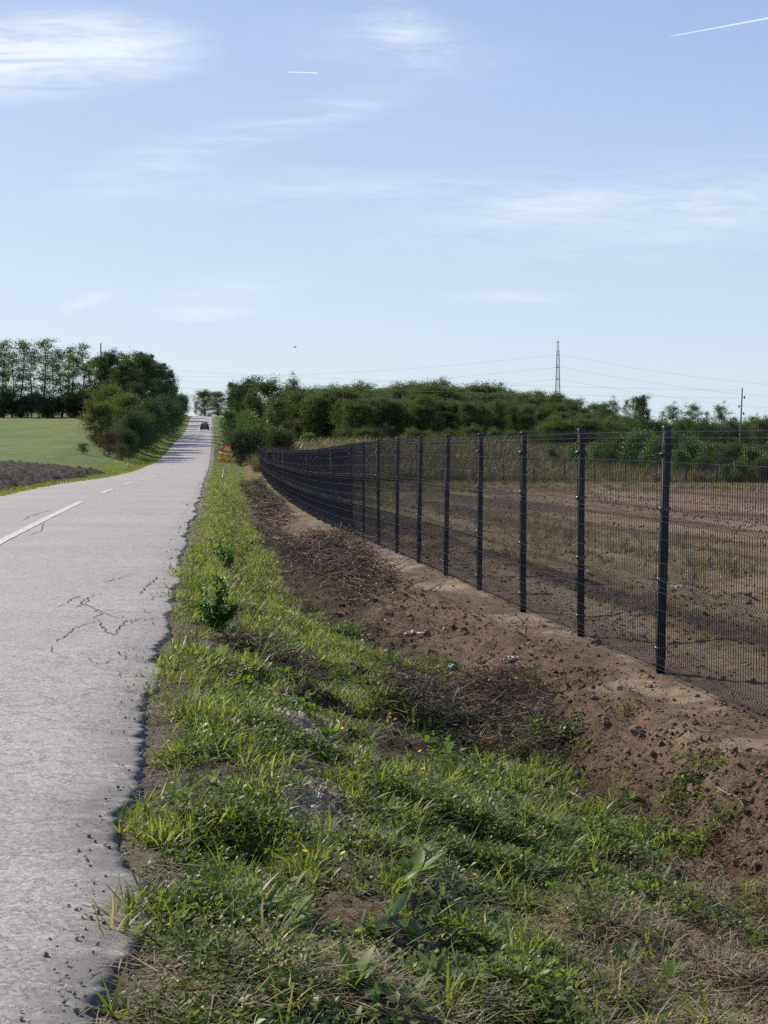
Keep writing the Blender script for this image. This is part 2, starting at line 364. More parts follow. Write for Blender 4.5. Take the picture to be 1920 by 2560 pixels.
Pz = pchip([-40, 0, 13, 30, 60, 100, 126, 150, 170, 190, 215, 240, 300, 500, 4000], [-.40, -.45, -.52, -.85, -1.62, -2.3, -2.6, -2.2, -1.35, -.6, -.15, .1, .9, 1.8, 2.])
La = pchip([-40, 0, 36, 81, 130, 200, 260, 320, 400, 700, 4000], [.0, .0, .03, .6, 1.35, 2.6, 3.15, 2.6, 1.5, .5, 0])
W = 5.1
OFF = pchip([-20, 0, 8, 12, 14.5, 16.5, 20, 32, 83, 150, 400], [1.15, 1.15, 1.25, 1.42, 1.6, 2.2, 2.45, 1.95, 1.7, 1.4, 1.4])   # how far the torn-up strip reaches from the fence
def terrain(X, Y, fine=True, what='z'):
    X = np.asarray(X, float); Y = np.asarray(Y, float)
    xr = Xr(Y); u = X-xr; uf = np.maximum(Xf(Y)-xr, 2.6); R = Rz(Y); F = Fz(Y); P = Pz(Y)
    ud = uf-OFF(Y)
    D = F-.27-.16*np.exp(-((Y-9)/7)**2)
    # knots across
    k1 = .30; k2 = np.maximum(ud*.55, .7); k3 = ud; k4 = uf-.62
    z1 = R-.035; z2 = R+(D-R)*.60; z3 = D; z4 = F-.03
    z = np.where(u < k1, R-.02-.015*np.clip(u/k1, 0, 1), 0)
    def seg(a, b, za, zb, s=.5):
        t = np.clip((u-a)/(b-a), 0, 1); t = t*(1-s)+s*t*t*(3-2*t); return za+(zb-za)*t
    z = np.where((u >= k1) & (u < k2), seg(k1, k2, z1, z2, .3), z)
    z = np.where((u >= k2) & (u < k3), seg(k2, k3, z2, z3, .5), z)
    z = np.where((u >= k3) & (u < k4), seg(k3, k4, z3, z4, .8), z)
    z = np.where((u >= k4) & (u < uf), seg(k4, uf, z4, F), z)
    z = np.where(u >= uf, F+(P-F)*sm(0, 1, (u-uf)/9.), z)
    wl = -W-u
    z = np.where(wl > 0, R-.03+La(Y)*sm(0, 1, (wl+1.)/9.)*1.0-.12*np.exp(-((wl-1.)/.6)**2), z)
    # beyond the fenced plot the land rises to the wood
    z = z+np.where((u > uf) & (Y > 160), .0, 0)
    z = np.where((u < .02) & (u > -W-.02), R-.018, z)
    z = np.where((u < -.42) & (u > -W+.42), R-.10, z)
    if fine:
        A = np.clip(1-Y/90, 0, 1)
        vg = sm(.1, .8, u)*(1-sm(uf-1.9, uf-1.2, u)); bank = sm(uf-1.9, uf-1.3, u)*(1-sm(uf-.75, uf-.35, u))
        path = sm(uf-.75, uf-.35, u)*(1-sm(uf+.2, uf+.8, u)); fld = sm(uf+.2, uf+1.2, u)
        z = z+vg*((fbm(X*2.0, Y*2.0, 3, 4)-.5)*.32+(fbm(X*8, Y*8, 8, 4, .6)-.5)*.13*(.3+.7*A))
        cl_ = fbm(X*7, Y*7, 21, 4, .6)
        z = z+bank*((fbm(X*2.2, Y*2.2, 4, 4)-.5)*.22+(np.abs(cl_-.5)*-2+.4)*.10+(fbm(X*20, Y*20, 33, 3, .65)-.5)*.07)*(.4+.6*A)
        z = z+path*((fbm(X*1.5, Y*1.5, 6, 3)-.5)*.06+(fbm(X*18, Y*18, 13, 3)-.5)*.014)
        fr = X+.115*Y; rows = (fbm(fr*1.25, Y*.05, 41, 3)-.5)*(.6+.8*vn(X*.1, Y*.04, 43))
        z = z+fld*((fbm(X*1.3, Y*1.6, 15, 4)-.5)*.14+rows*.36+(fbm(X*6, Y*7, 55, 3, .6)-.5)*.11)
        z = z+np.where((wl > .3), (fbm(X*.8, Y*.8, 60, 4)-.5)*.12, 0)
        z = z-.20*np.exp(-(((X+.62)/.16)**2+((Y-6.05)/.20)**2))          # the hole in the verge
        z = z-.10*np.exp(-(((X-1.15)/.35)**2+((Y-10.4)/.8)**2))
        z = z+.035*np.exp(-(((X+.50)/.22)**2+((Y-9.0)/.40)**2))            # gravel heap
        z = z+.02*np.exp(-(((X+.34)/.15)**2+((Y-7.2)/.75)**2))
        z = z+(fbm(X*.02, Y*.02, 70, 3)-.5)*np.clip((Y-320)/400, 0, 1)*3
    if what == 'z': return z
    return z, u, uf, ud
def gz(x, y): return float(terrain(np.array([x]), np.array([y]))[0])
def at(pxx, pyy, dz=0.):
    """photograph pixel -> the point of the land seen there (march along the ray)"""
    sx, sl = px(pxx, pyy)
    Ys = np.concatenate([np.arange(3.2, 60, .02), np.arange(60, 420, .2)])
    T = terrain(Ys*sx, Ys)+dz
    k = int(np.argmax(EYE+Ys*sl <= T))
    return float(Ys[k]*sx), float(Ys[k]), float(T[k]-dz)
def ray(pxx, pyy, Y):
    sx, sl = px(pxx, pyy); return Y*sx, Y, EYE+Y*sl
def proj(x, y, z):
    d = y*math.cos(PITCH)-(z-EYE)*math.sin(PITCH); v = (z-EYE)*math.cos(PITCH)+y*math.sin(PITCH)
    return 960+FPX*x/d, 1280-FPX*v/d

# ------------------------------------------------------------------ ground: one sheet to the horizon
def grid_faces(nr, nc, mask=None):
    i = np.arange(nr-1)[:, None]*nc; j = np.arange(nc-1)[None]
    Q = np.stack([i+j, i+j+1, i+j+1+nc, i+j+nc], -1).reshape(-1, 4)
    return Q if mask is None else Q[mask.reshape(-1)]
Yr = [-12., -8, -5, -2, 0, 1, 2, 2.6]
y = 3.0
while y < 1500: Yr.append(y); y += max(.030, .0050*y)
Yr = np.array(Yr)
uc = [0.]; u = 0.
while u < 9: u += .042 if u < 4.6 else .042+(u-4.6)*.06; uc.append(u)
while u < 1200: u *= 1.05; uc.append(u)
ul = [-.06, -.2, -.5, -2.5, -4.6, -4.95, -5.1]; u = -5.1
while u > -6.8: u -= .1; ul.append(u)
wv = 1.7
while wv < 1200: wv *= 1.05; ul.append(-5.1-wv)
U = np.array(sorted(ul)+uc)
YY, UU = np.meshgrid(Yr, U, indexing='ij')
XX = Xr(YY)+UU
ZZ, _, UF, UD = terrain(XX, YY, True, 'all')
x, y_, u, uf, ud = XX.ravel(), YY.ravel(), UU.ravel(), UF.ravel(), UD.ravel()
def colmix(a, b, t): return a*(1-t[:, None])+b*t[:, None]
def c3(*c): return np.tile(np.array(c, float), (len(x), 1))
XG = pchip([-5, 4, 5.5, 7, 8.5, 10, 400], [-.1, .30, .58, .95, 1.5, 9, 300])     # right-hand limit of the thick greenery close by
nA = fbm(x*.9, y_*.9, 101, 5); nB = fbm(x*4, y_*4, 102, 4); nC = fbm(x*.25, y_*.25, 103, 4); nD = fbm(x*2.2, y_*2.2, 104, 4)
soil = colmix(c3(.085, .057, .037), c3(.185, .131, .086), nB)                   # loose brown soil
verge = colmix(colmix(c3(.050, .038, .027), c3(.125, .098, .062), sm(.3, .7, nD)), c3(.11, .14, .042), (sm(13, 22, y_)*.75))                 # litter under the grass
gravel = colmix(c3(.12, .105, .09), c3(.27, .24, .20), sm(.3, .7, nB))
packed = colmix(c3(.15, .108, .070), c3(.27, .21, .14), sm(.40, .65, nB*.5+nA*.5))     # trodden pale earth
col = verge
ge = sm(.38+.22*(nA-.5), .12, u)*sm(-.4, 0, u)                                 # gravel along the broken edge
col = colmix(col, gravel, np.clip(ge*sm(12, 20, y_)*1.+ge*.35, 0, 1))
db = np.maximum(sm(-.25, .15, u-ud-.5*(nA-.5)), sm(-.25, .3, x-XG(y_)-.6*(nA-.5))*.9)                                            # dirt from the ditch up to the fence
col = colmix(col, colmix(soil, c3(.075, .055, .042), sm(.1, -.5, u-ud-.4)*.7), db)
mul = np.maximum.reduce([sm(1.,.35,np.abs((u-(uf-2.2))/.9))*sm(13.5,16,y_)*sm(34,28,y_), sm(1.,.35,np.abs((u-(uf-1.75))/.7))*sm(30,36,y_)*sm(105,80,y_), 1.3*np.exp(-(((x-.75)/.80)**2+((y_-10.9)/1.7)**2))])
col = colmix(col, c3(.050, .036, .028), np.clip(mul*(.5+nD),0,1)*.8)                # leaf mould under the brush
pp = sm(uf-.95, uf-.5, u+.5*(nA-.5))*sm(uf+.25, uf-.02, u)*sm(.46, .60, fbm(x*1.3+5, y_*.8, 111, 5)+.02)
col = colmix(col, packed, pp)
# gravel heaps in the verge
gh = np.maximum(np.exp(-(((x+.50)/.30)**2+((y_-9.)/.5)**2)), np.exp(-(((x+.34)/.22)**2+((y_-7.2)/.85)**2)), .75*np.exp(-(((x+.16)/.16)**2+((y_-6.2)/.5)**2)))
col = colmix(col, colmix(c3(.30, .25, .18), c3(.52, .45, .34), nB), sm(.35, .75, gh+.35*(nD-.5)))
# fenced plot: graded soil with greener strips
fr = x+.115*y_; st = fbm(fr*.42+2, y_*.03, 121, 4)
fieldc = colmix(colmix(c3(.125, .080, .052), c3(.225, .155, .100), nD), c3(.165, .150, .075), sm(.52, .66, st+.25*(nB-.5))*.42)
fieldc = colmix(fieldc, c3(.24, .185, .13), sm(.52, .66, fbm(fr*.9, y_*.06, 127, 4))*.6)
fieldc = colmix(fieldc, c3(.062, .040, .032), sm(.50, .58, fbm(fr*.75+8, y_*.04, 131, 4))*.85)
lf = sm(16, 8, x-Xf(y_)-(y_-20)*.02)*sm(22, 40, y_)
fieldc = colmix(fieldc, c3(.125, .115, .055), lf*sm(.48, .65, nA)*.3)
fieldc = colmix(fieldc, c3(.165, .145, .080), sm(92, 118, y_+14*(nC-.5))*.45)
fieldc = colmix(fieldc, c3(.15, .14, .065), sm(122, 130, y_))
col = colmix(col, fieldc, sm(-.05, .9, u-uf))
# left of the road: mown meadow
mead = colmix(c3(.075, .125, .028), c3(.115, .150, .040), nC)
mead = colmix(mead, c3(.15, .155, .06), sm(.45, .65, fbm(x*1.1, y_*.35, 145, 4))*.5)
mead = colmix(mead, c3(.165, .145, .065), sm(.55, .72, fbm(x*.05+3, y_*.03, 141, 5))*.65)
mead = colmix(mead, c3(.06, .10, .024), sm(.5, .7, fbm(x*.4, y_*.12, 143, 4))*.5)
col = np.where((u < -W)[:, None], mead, col)
edge = sm(-W-1.0, -W-.2, u)*(u < -W+.2)
col = colmix(col, colmix(c3(.12, .125, .05), c3(.19, .155, .08), nD), edge*.8)
col = np.where(((u < -.05) & (u > -W))[:, None], c3(.12, .11, .095), col)
gme = mesh('ground', np.stack([x, y_, ZZ.ravel()], 1), [grid_faces(*XX.shape)], [m_ground], {'col': col}, True)
tag(link('ground', gme), kind='structure')

# ------------------------------------------------------------------ road: a slab with a broken right edge
Ys = [-12., -6, -2, 0, 1.5, 2.5]; y = 3.
while y < 1000: Ys.append(y); y += max(.018, .0055*y)
Ys = np.array(Ys)
ej = (fbm(Ys*.8, Ys*0+3, 201, 3)-.5)*.24+(fbm(Ys*3.1, Ys*0+9, 203, 5, .7)-.5)*.11+(fbm(Ys*22, Ys*0, 205, 3)-.5)*.07
ej = ej*np.clip(1.1-Ys/160, .3, 1)-.01
ejl = (fbm(Ys*.7, Ys*0+5, 211, 3)-.5)*.35+(fbm(Ys*3, Ys*0, 213, 3)-.5)*.12-W
cols_ = np.concatenate([[0, 0], np.array([0, .015, .05, .12, .22, .34, .46, .58, .70, .80, .87, .92, .955, .98, .993, 1.0]), [1., 1.]])
sw = cols_[None]*(ej-ejl)[:, None]+ejl[:, None]                      # u of each column
rx = Xr(Ys)[:, None]+sw; ry = np.repeat(Ys[:, None], len(cols_), 1)
wav = (fbm(rx*.9, ry*.9, 221, 3)-.5)*.02
crumb = sm(-.5, 0, sw-ej[:, None])
rz = Rz(ry)+.020+.03*(1-((sw+W/2)/(W/2))**2)+wav*(1-.8*crumb)
rz = rz-crumb**3*.010*(1+.6*fbm(rx*30, ry*30, 223, 2))
rz[:, 0] -= .08; rz[:, -1] -= .035; 
rz[:, 1] -= .02; rz[:, -2] -= .012
rx[:, -1] += .02; rx[:, 0] -= .02
crk = np.clip(sm(-2.9, -.5, sw-ej[:, None])*.9+.12, 0, 1)*np.clip(1.15-ry/70, .0, 1)+.55*np.exp(-((sw+2.9)/.9)**2)*np.exp(-((ry-27)/8)**2)
crk = np.where(ry < 6.4, crk*.9, crk)
rim = sm(-.34, -.02, sw-ej[:, None])*np.clip(1.5-ry/11, .12, 1)
rme = mesh('road', np.stack([rx, ry, rz], -1).reshape(-1, 3), [grid_faces(*rx.shape)], [m_road],
           {'u': sw.ravel(), 'crk': np.clip(crk, 0, 1).ravel(), 'rim': rim.ravel(), 'patch': (np.maximum(sm(21, 23.5, ry)*sm(36, 31, ry)*sm(-2.4, -3., sw)*(fbm(rx*.8, ry*.5, 231, 3) > .42), sm(46, 48, ry)*sm(60, 55, ry)*.6)*1.).ravel()}, True)
road = tag(link('road', rme), kind='structure')
def road_z(xx, yy_):
    s_ = xx-Xr(yy_); return Rz(yy_)+.020+.03*(1-((s_+W/2)/(W/2))**2)+(fbm(xx*.9, yy_*.9, 221, 3)-.5)*.02
def strip(y0, y1, uc_, hw, name='centre_line'):
    n = max(3, int((y1-y0)/.25)) if y1 < 60 else max(3, int((y1-y0)/1.)); ya = np.linspace(y0, y1, n)
    xa = Xr(ya)+uc_; rag = (vn(ya*6, ya*0, 7)-.5)*.02
    xs_ = np.stack([xa-hw+rag, xa-hw*.3, xa+hw*.3, xa+hw-rag], 1); y2 = np.repeat(ya[:, None], 4, 1)
    z2 = road_z(xs_, y2)+.005+.00006*y2
    link(name, mesh(name, np.stack([xs_, y2, z2], -1).reshape(-1, 3), [grid_faces(n, 4)], [m_paint], smooth=True), road)
strip(17.5, 35.0, -2.62, .075)
for a_, b_ in ((40.8, 45.6), (51.3, 56.2), (63.0, 67.5), (76.4, 81.2), (90.5, 95.4), (103.5, 108.5), (117, 122), (130.5, 135.5), (144.5, 149.5), (158.5, 163.5), (173, 178), (188, 193), (203, 208)):
    strip(a_, b_, -2.62, .07)
strip(217, 470, -2.62, .075)

# long cracks in the asphalt, picked from the photograph as thin flat dark ribbons
m_crack = mat('dark_crack_tar', (.018, .017, .017), .95, .1)
cracks = [[(345, 1660), (315, 1665), (292, 1645), (270, 1652)], [(215, 1533), (205, 1548), (235, 1560), (262, 1572), (300, 1562), (312, 1552)],
          [(135, 1655), (170, 1632), (190, 1612), (225, 1600), (245, 1592)], [(245, 1592), (275, 1605), (290, 1598), (310, 1572), (330, 1560)],
          [(205, 1690), (240, 1680), (270, 1676), (300, 1660)], [(190, 1560), (215, 1545), (222, 1530), (258, 1516)],
          [(130, 1660), (128, 1680), (155, 1690)], [(320, 1578), (340, 1562), (360, 1555)], [(290, 1725), (305, 1700), (335, 1690)],
          [(358, 1745), (365, 1735), (395, 1722), (378, 1755), (352, 1762), (340, 1795), (308, 1802)],
          [(55, 1365), (80, 1362), (105, 1350), (110, 1330)], [(60, 1322), (75, 1310), (110, 1300), (130, 1295)], [(140, 1560), (165, 1548), (180, 1535), (210, 1524)],
          [(265, 1490), (290, 1478), (330, 1470)], [(350, 1500), (360, 1480), (385, 1465), (392, 1450)], [(240, 1560), (250, 1575), (235, 1590)]]

for ci, ck_ in enumerate(cracks):
    P = [at(a_, b_) for a_, b_ in ck_]; P = np.array([(p[0], p[1]) for p in P])
    if (P[:, 0]-Xr(P[:, 1])).max() > -.05: P[:, 0] = np.minimum(P[:, 0], Xr(P[:, 1])-.06)
    out_ = [P[0]]
    for a_, b_ in zip(P[:-1], P[1:]):
        n = max(2, int(np.linalg.norm(b_-a_)/.035))
        for k in range(1, n+1): out_.append(a_+(b_-a_)*k/n)
    Q = np.array(out_); s_ = np.arange(len(Q))
    j1 = fbm(s_*.35, s_*0+ci, 300, 3)-.5; j2 = fbm(s_*.35, s_*0+ci, 301, 3)-.5
    Q[:, 0] += j1*.07; Q[:, 1] += j2*.09
    T = np.gradient(Q, axis=0); T /= np.linalg.norm(T, axis=1)[:, None]+1e-9; Nn = np.stack([-T[:, 1], T[:, 0]], 1)
    wd = (.0016+.0036*vn(s_*.5, s_*0+ci, 302))*np.clip(np.minimum(s_, s_[::-1])/5., .15, 1)*np.clip(Q[:, 1]/12, .7, 1.6)
    A = Q+Nn*wd[:, None]; B2 = Q-Nn*wd[:, None]
    X2 = np.stack([A, B2], 1); zz = road_z(X2[..., 0], X2[..., 1])+.004
    V = np.concatenate([X2, zz[..., None]], -1).reshape(-1, 3)
    link('crack', mesh('crack', V, [grid_faces(len(Q), 2)], [m_crack]), road)

# ------------------------------------------------------------------ ploughed strip on the left
m_plough = mat('ploughed_earth', (.05, .036, .030), .9, .25); g = G(m_plough)
g.l(g.ramp(g.noise(5, 6, .7), [(.3, (.011, .007, .005)), (.7, (.034, .022, .016))]), g.b.inputs['Base Color']); g.bump(g.noise(22, 6, .8), .8, .05)
ya = []; y = 36.8
while y < 99.5: ya.append(y); y += .0020*y+.02
ya = np.array(ya); wa = np.arange(0, 20, .13)
Yp, Wp = np.meshgrid(ya, wa, indexing='ij')
w0 = .9+.0*Yp+.1*sm(60, 84, Yp)+(fbm(Yp*.6, Yp*0, 401, 3)-.5)*.5
Xp = Xr(Yp)-W-w0-Wp
farlim = 97.5-.95*np.clip(Wp-.3, 0, 12)+(fbm(Wp*.8, Wp*0, 403, 3)-.5)*1.5
ins = (np.minimum(sm(0, .7, Wp), sm(0, 1.2, farlim-Yp)))*sm(36.8, 38, Yp)
cld = fbm(Xp*3.1, Yp*2.1, 405, 4, .62)
Zp = terrain(Xp, Yp)+(.02+.27*np.abs(cld-.5)*2*1.2+.13*(fbm(Xp*7, Yp*6, 407, 3)-.5)+.06*(fbm(Xp*.7, Yp*.5, 408, 3)-.4))*ins-.06*(1-ins)
tag(link('ploughed_soil', mesh('ploughed_soil', np.stack([Xp, Yp, Zp], -1).reshape(-1, 3), [grid_faces(*Xp.shape)], [m_plough])), kind='structure')

# ------------------------------------------------------------------ welded mesh fence
def panel_mesh(nv=50):
    b = B(); zs = []; ys_ = []
    folds = [.05, .70, 1.30, 1.95]               # measured up from the lowest wire
    prof = [(-.005, 0)]
    for f in folds: prof += [(f-.05, 0), (f, -.032), (f+.05, 0)]
    prof += [(2.035, 0)]
    prof = [(z, d) for z, d in prof]
    r = .0031
    for k in range(nv+1):
        xk = (k+.25)/(nv+.5)
        P = [(xk, d, z) for z, d in prof]
        b.tube(P, [r]*len(P), 3, False)
    hz = [0, .05, .10, .30, .50, .65, .70, .75, .90, 1.10, 1.25, 1.30, 1.35, 1.55, 1.75, 1.90, 1.95, 2.0]
    for z in hz:
        d = -.032 if any(abs(z-f) < .001 for f in folds) else 0
        b.tube([(0, d-.005, z), (1, d-.005, z)], [.0021, .0021], 4, True)
    me = b.data('wire_panel', m_fence)
    return me
PM = panel_mesh()
# panel x runs 0..1 and is scaled to the bay: make wire thickness right for a 2.5 m bay
co = np.empty(len(PM.vertices)*3, np.float32); PM.vertices.foreach_get('co', co); co = co.reshape(-1, 3)
kx = np.round((co[:, 0]*(50.5)-.25)); isv = np.abs(co[:, 0]-(kx+.25)/50.5) < .0027
isv &= ~((co[:, 1] < -.0049) & (np.isclose(co[:, 0], 0, atol=1e-6) | np.isclose(co[:, 0], 1, atol=1e-6)))
co[:, 0] = np.where(isv, ((kx+.25)/50.5)+(co[:, 0]-(kx+.25)/50.5)/2.5, co[:, 0])
PM.vertices.foreach_set('co', co.ravel()); PM.update()
b = B(); b.box((-.03, -.03, -.35), (.03, .03, 2.075))
POST = b.data('post', m_fence)
b = B(); b.box((-.034, -.034, 2.075), (.034, .034, 2.095)); b.box((-.031, -.031, 2.055), (.031, .031, 2.075))
CAP = b.data('cap', mat('post_cap', (.02, .024, .03), .4, .5))
b = B(); b.box((-.052, -.052, -.012), (.052, -.0405, .012)); b.box((-.037, -.0405, -.012), (-.031, .036, .012)); b.box((.031, -.0405, -.012), (.037, .036, .012)); b.box((-.037, .036, -.012), (.037, .041, .012))
b.box((.052, -.050, -.006), (.068, -.042, .006)); b.box((-.068, -.050, -.006), (-.052, -.042, .006))
CLAMP = b.data('clamp', mat('clamp_coating', (.022, .026, .034), .35, .5))
b = B(); b.tube([(0, -.053, 0), (0, -.063, 0)], [.007, .007], 6)
BOLT = b.data('bolt', m_galv)
def fence(pts, root, detail=lambda k: True, clampy=lambda k: True):
    """pts: post feet (x, y, z) along the line; the panels hang on the side the line keeps to its left"""
    for k, p in enumerate(pts):
        q = pts[min(k+1, len(pts)-1)]; o_ = pts[max(k-1, 0)]
        dx, dy = q[0]-o_[0], q[1]-o_[1]; rz = math.atan2(dy, dx)
        ps = link('post', POST, root, Vector(p)-root.location, (R_(rng.normal(0, .45)), R_(rng.normal(0, .45)), rz+math.pi+R_(rng.normal(0, 1.5))))
        link('cap', CAP, ps)
        if clampy(k):
            for hz in (.21, .80, 1.40, 1.86):
                c_ = link('clamp', CLAMP, ps, (0, 0, hz))
        if k < len(pts)-1:
            L_ = math.dist(p, q); Lh = math.hypot(q[0]-p[0], q[1]-p[1]); a = math.atan2(q[1]-p[1], q[0]-p[0])
            # run from far to near so that the folds stand out towards the road
            v = Vector(q)-root.location; nrm = Vector((-math.sin(a), math.cos(a), 0))
            pos = v+nrm*.042+Vector((0, 0, .045))
            o = link('wire_panel', PM, root, pos, (0, 0, 0), (L_, 1, 1))
            o.rotation_euler = Euler((0, -math.asin((p[2]-q[2])/L_), a+math.pi), 'XYZ')
# post 1 stands at 13.04 m; walk the line in bays of 2.5 m
def fence_pt(y): return (float(Xf(y)), y, float(Fz(y)))
pts = [fence_pt(13.04)]
while pts[-1][1] < 152:
    y = pts[-1][1]
    for _ in range(6): s_ = math.dist(fence_pt(y+2.47)[:2], pts[-1][:2]); break
    y += 2.47*2.5/s_
    pts.append(fence_pt(y))
pre = []; y = 13.04
for _ in range(3): y -= 2.475; pre.insert(0, fence_pt(y))
pts = pre+pts
root = tag(empty('mesh_fence', (float(Xf(13.04)), 13.04, float(Fz(13.04)))), 'long dark grey welded wire fence with folded panels along the top of the dirt bank', 'fence')
fence(pts, root, clampy=lambda k: k < 34)
corner = pts[-1]
fp = []
for k in range(1, 30):
    xx = corner[0]+2.48*k; yy = corner[1]-(corner[1]-126)*min(1, k/7.)**.8 if k < 7 else 126-.02*(xx-5)
    fp.append((xx, yy, gz(xx, yy)-.02))
fp = [(corner[0]+.2, corner[1]-.6, corner[2])]+fp
root2 = tag(empty('mesh_fence', fp[0]), 'distant dark mesh fence crossing the far end of the bare plot', 'fence')
fence(fp, root2, clampy=lambda k: False)

# ------------------------------------------------------------------ road sign
def text_obj(name, body, size, loc, mat_, parent, rot=(math.pi/2, 0, 0), bold=.0, sx=1., align='CENTER'):
    cu = bpy.data.curves.new(name, 'FONT'); cu.body = body; cu.size = size; cu.align_x = align; cu.align_y = 'CENTER'; cu.extrude = .0008; cu.offset = bold
    t = bpy.data.objects.new(name, cu); C.objects.link(t)
    bpy.context.view_layer.update()
    me = bpy.data.meshes.new_from_object(t.evaluated_get(bpy.context.evaluated_depsgraph_get()))
    bpy.data.objects.remove(t); me.materials.clear(); me.materials.append(mat_)
    return link(name, me, parent, loc, rot, (sx, 1, 1))
m_yel = mat('sign_yellow', (.90, .52, .05), .5, .4); m_red = mat('sign_red', (.62, .03, .035), .5, .4); m_blk = mat('sign_black', (.02, .018, .016), .5, .4)
m_whiteedge = mat('sign_pale_edge', (.85, .72, .66), .5, .4); m_back = mat('sign_back', (.30, .29, .27), .5, .4)
SY = 104.0; sx_, _, _ = ray(556.5, 1199, SY); sz_ = gz(sx_, SY)
sgn = tag(empty('warning_sign', (sx_, SY, sz_-.05)), 'leaning yellow and red roadworks warning sign on the grass verge', 'road sign')
top = ray(569.5, 1102, SY)
lean = math.atan2(top[0]-sx_, top[2]-sz_+.05); sgn.rotation_euler = (R_(2), lean, R_(8))
HT = math.hypot(top[0]-sx_, top[2]-sz_+.05)
b = B(); b.tube([(0, 0, -.3), (0, 0, HT-.12)], [.03, .03], 8); b.obj('pole', m_galv, sgn)
tri = .90; th = tri*.866; zt = HT; zb = HT-th
def rtri(s, off, y0, y1, rr=.04):
    cx, cz = 0, zb+th/3; R0 = (th*2/3)*s; pts_ = []
    for k in range(3):
        a = math.pi/2+k*2*math.pi/3; vx, vz = cx+math.cos(a)*(R0-2*rr), cz+math.sin(a)*(R0-2*rr)
        for q in range(5):
            t = a-math.pi/3+q*(2*math.pi/3)/4; pts_.append((vx+math.cos(t)*rr, vz+math.sin(t)*rr))
    return pts_
b = B(); b.prism(rtri(1.0, 0, 0, 0), -.040, -.034); plate = b.obj('warning_triangle', m_whiteedge, sgn)
b = B(); b.prism(rtri(.955, 0, 0, 0), -.042, -.040); b.obj('red_border', m_red, plate)
b = B(); b.prism(rtri(.62, 0, 0, 0, .02), -.044, -.042); b.obj('yellow_field', m_yel, plate)
b = B(); b.prism([(-.022, zb+.40), (-.032, zb+.55), (-.02, zb+.575), (.02, zb+.575), (.032, zb+.55), (.022, zb+.40), (.012, zb+.27), (-.012, zb+.27)], -.047, -.044)
b.prism([(.036*math.cos(t), zb+.195+.036*math.sin(t)) for t in np.arange(8)*math.pi/4], -.047, -.044); b.obj('exclamation_mark', m_blk, plate)
def splate(z0, z1, nm):
    b = B(); b.box((-.47, -.040, z0), (.43, -.034, z1)); p_ = b.obj(nm, m_yel, sgn)
    b = B(); e = .022; f = .008
    b.box((-.47+e, -.042, z0+e), (.43-e, -.040, z0+e+f)); b.box((-.47+e, -.042, z1-e-f), (.43-e, -.040, z1-e))
    b.box((-.47+e, -.042, z0+e+f), (-.47+e+f, -.040, z1-e-f)); b.box((.43-e-f, -.042, z0+e+f), (.43-e, -.040, z1-e-f)); b.obj('border', m_blk, p_)
    return p_
p1 = splate(zb-.36, zb-.012, 'text_plate'); p2 = splate(zb-.72, zb-.372, 'distance_plate')
text_obj('lettering', 'Blato na putu', .165, (-.02, -.042, zb-.185), m_blk, p1, bold=.003, sx=.80)
text_obj('lettering', '1000 m', .24, (-.02, -.042, zb-.545), m_blk, p2, bold=.005, sx=.85)
for s_ in (-.375, .335):
    b = B(); b.prism([(s_-.014, zb-.66), (s_+.014, zb-.66), (s_+.014, zb-.50), (s_+.038, zb-.50), (s_, zb-.43), (s_-.038, zb-.50), (s_-.014, zb-.50)], -.043, -.040); b.obj('arrow', m_blk, p2)

# ------------------------------------------------------------------ car going over the hill
m_carp = mat('dark_car_paint', (.11, .12, .10), .25, .6); m_glass = mat('car_glass', (.02, .025, .03), .08, .8); m_tyre = mat('tyre', (.02, .02, .02), .8, .2)
m_lamp = mat('tail_lamp', (.30, .02, .02), .3, .6); m_trim = mat('black_trim', (.02, .02, .022), .5, .4); m_cargo = mat('pale_cargo', (.55, .54, .50), .6, .3); m_plate = mat('number_plate', (.7, .7, .68), .5, .3)
CY = 300.; cxr = float(Xr(CY))-1.45
slope = math.atan((float(Rz(CY+3))-float(Rz(CY-3)))/6)
car = tag(empty('hatchback_car', (cxr, CY, float(Rz(CY))+.03), math.atan(.1103)), 'dark hatchback with a load on its roof driving uphill towards the crest', 'car')
car.rotation_euler = (slope, 0, math.atan(.1103))
def loft(secs, name, mt, parent):                  # secs: list of (y, [(x,z)...] half outline) mirrored
    V = []; 
    for yv, hs in secs: V += [(px_, yv, pz_) for px_, pz_ in hs]+[(-px_, yv, pz_) for px_, pz_ in hs[::-1]]
    n = 2*len(secs[0][1]); Q = []
    for i in range(len(secs)-1):
        for j in range(n): Q.append((i*n+j, i*n+(j+1) % n, (i+1)*n+(j+1) % n, (i+1)*n+j))
    T = []
    for q in range(1, n-1): T.append((0, q, q+1)); T.append(((len(secs)-1)*n, (len(secs)-1)*n+q+1, (len(secs)-1)*n+q))
    b = B(); b.add(V, T=T, Q=Q); o = b.obj(name, mt, parent, smooth=False); return o
lo = [(.62, .22), (.82, .30), (.86, .55), (.85, .78), (.78, .90)]
loft([(-2.0, [(.60, .32), (.76, .36), (.80, .55), (.79, .76), (.72, .86)]), (-1.9, lo), (-1.2, lo), (0, lo), (1.0, [(.62, .22), (.82, .30), (.86, .55), (.84, .76), (.76, .86)]), (1.75, [(.60, .24), (.80, .30), (.82, .5), (.79, .66), (.70, .72)]), (2.0, [(.50, .30), (.66, .34), (.70, .48), (.66, .58), (.55, .62)])], 'body', m_carp, car)
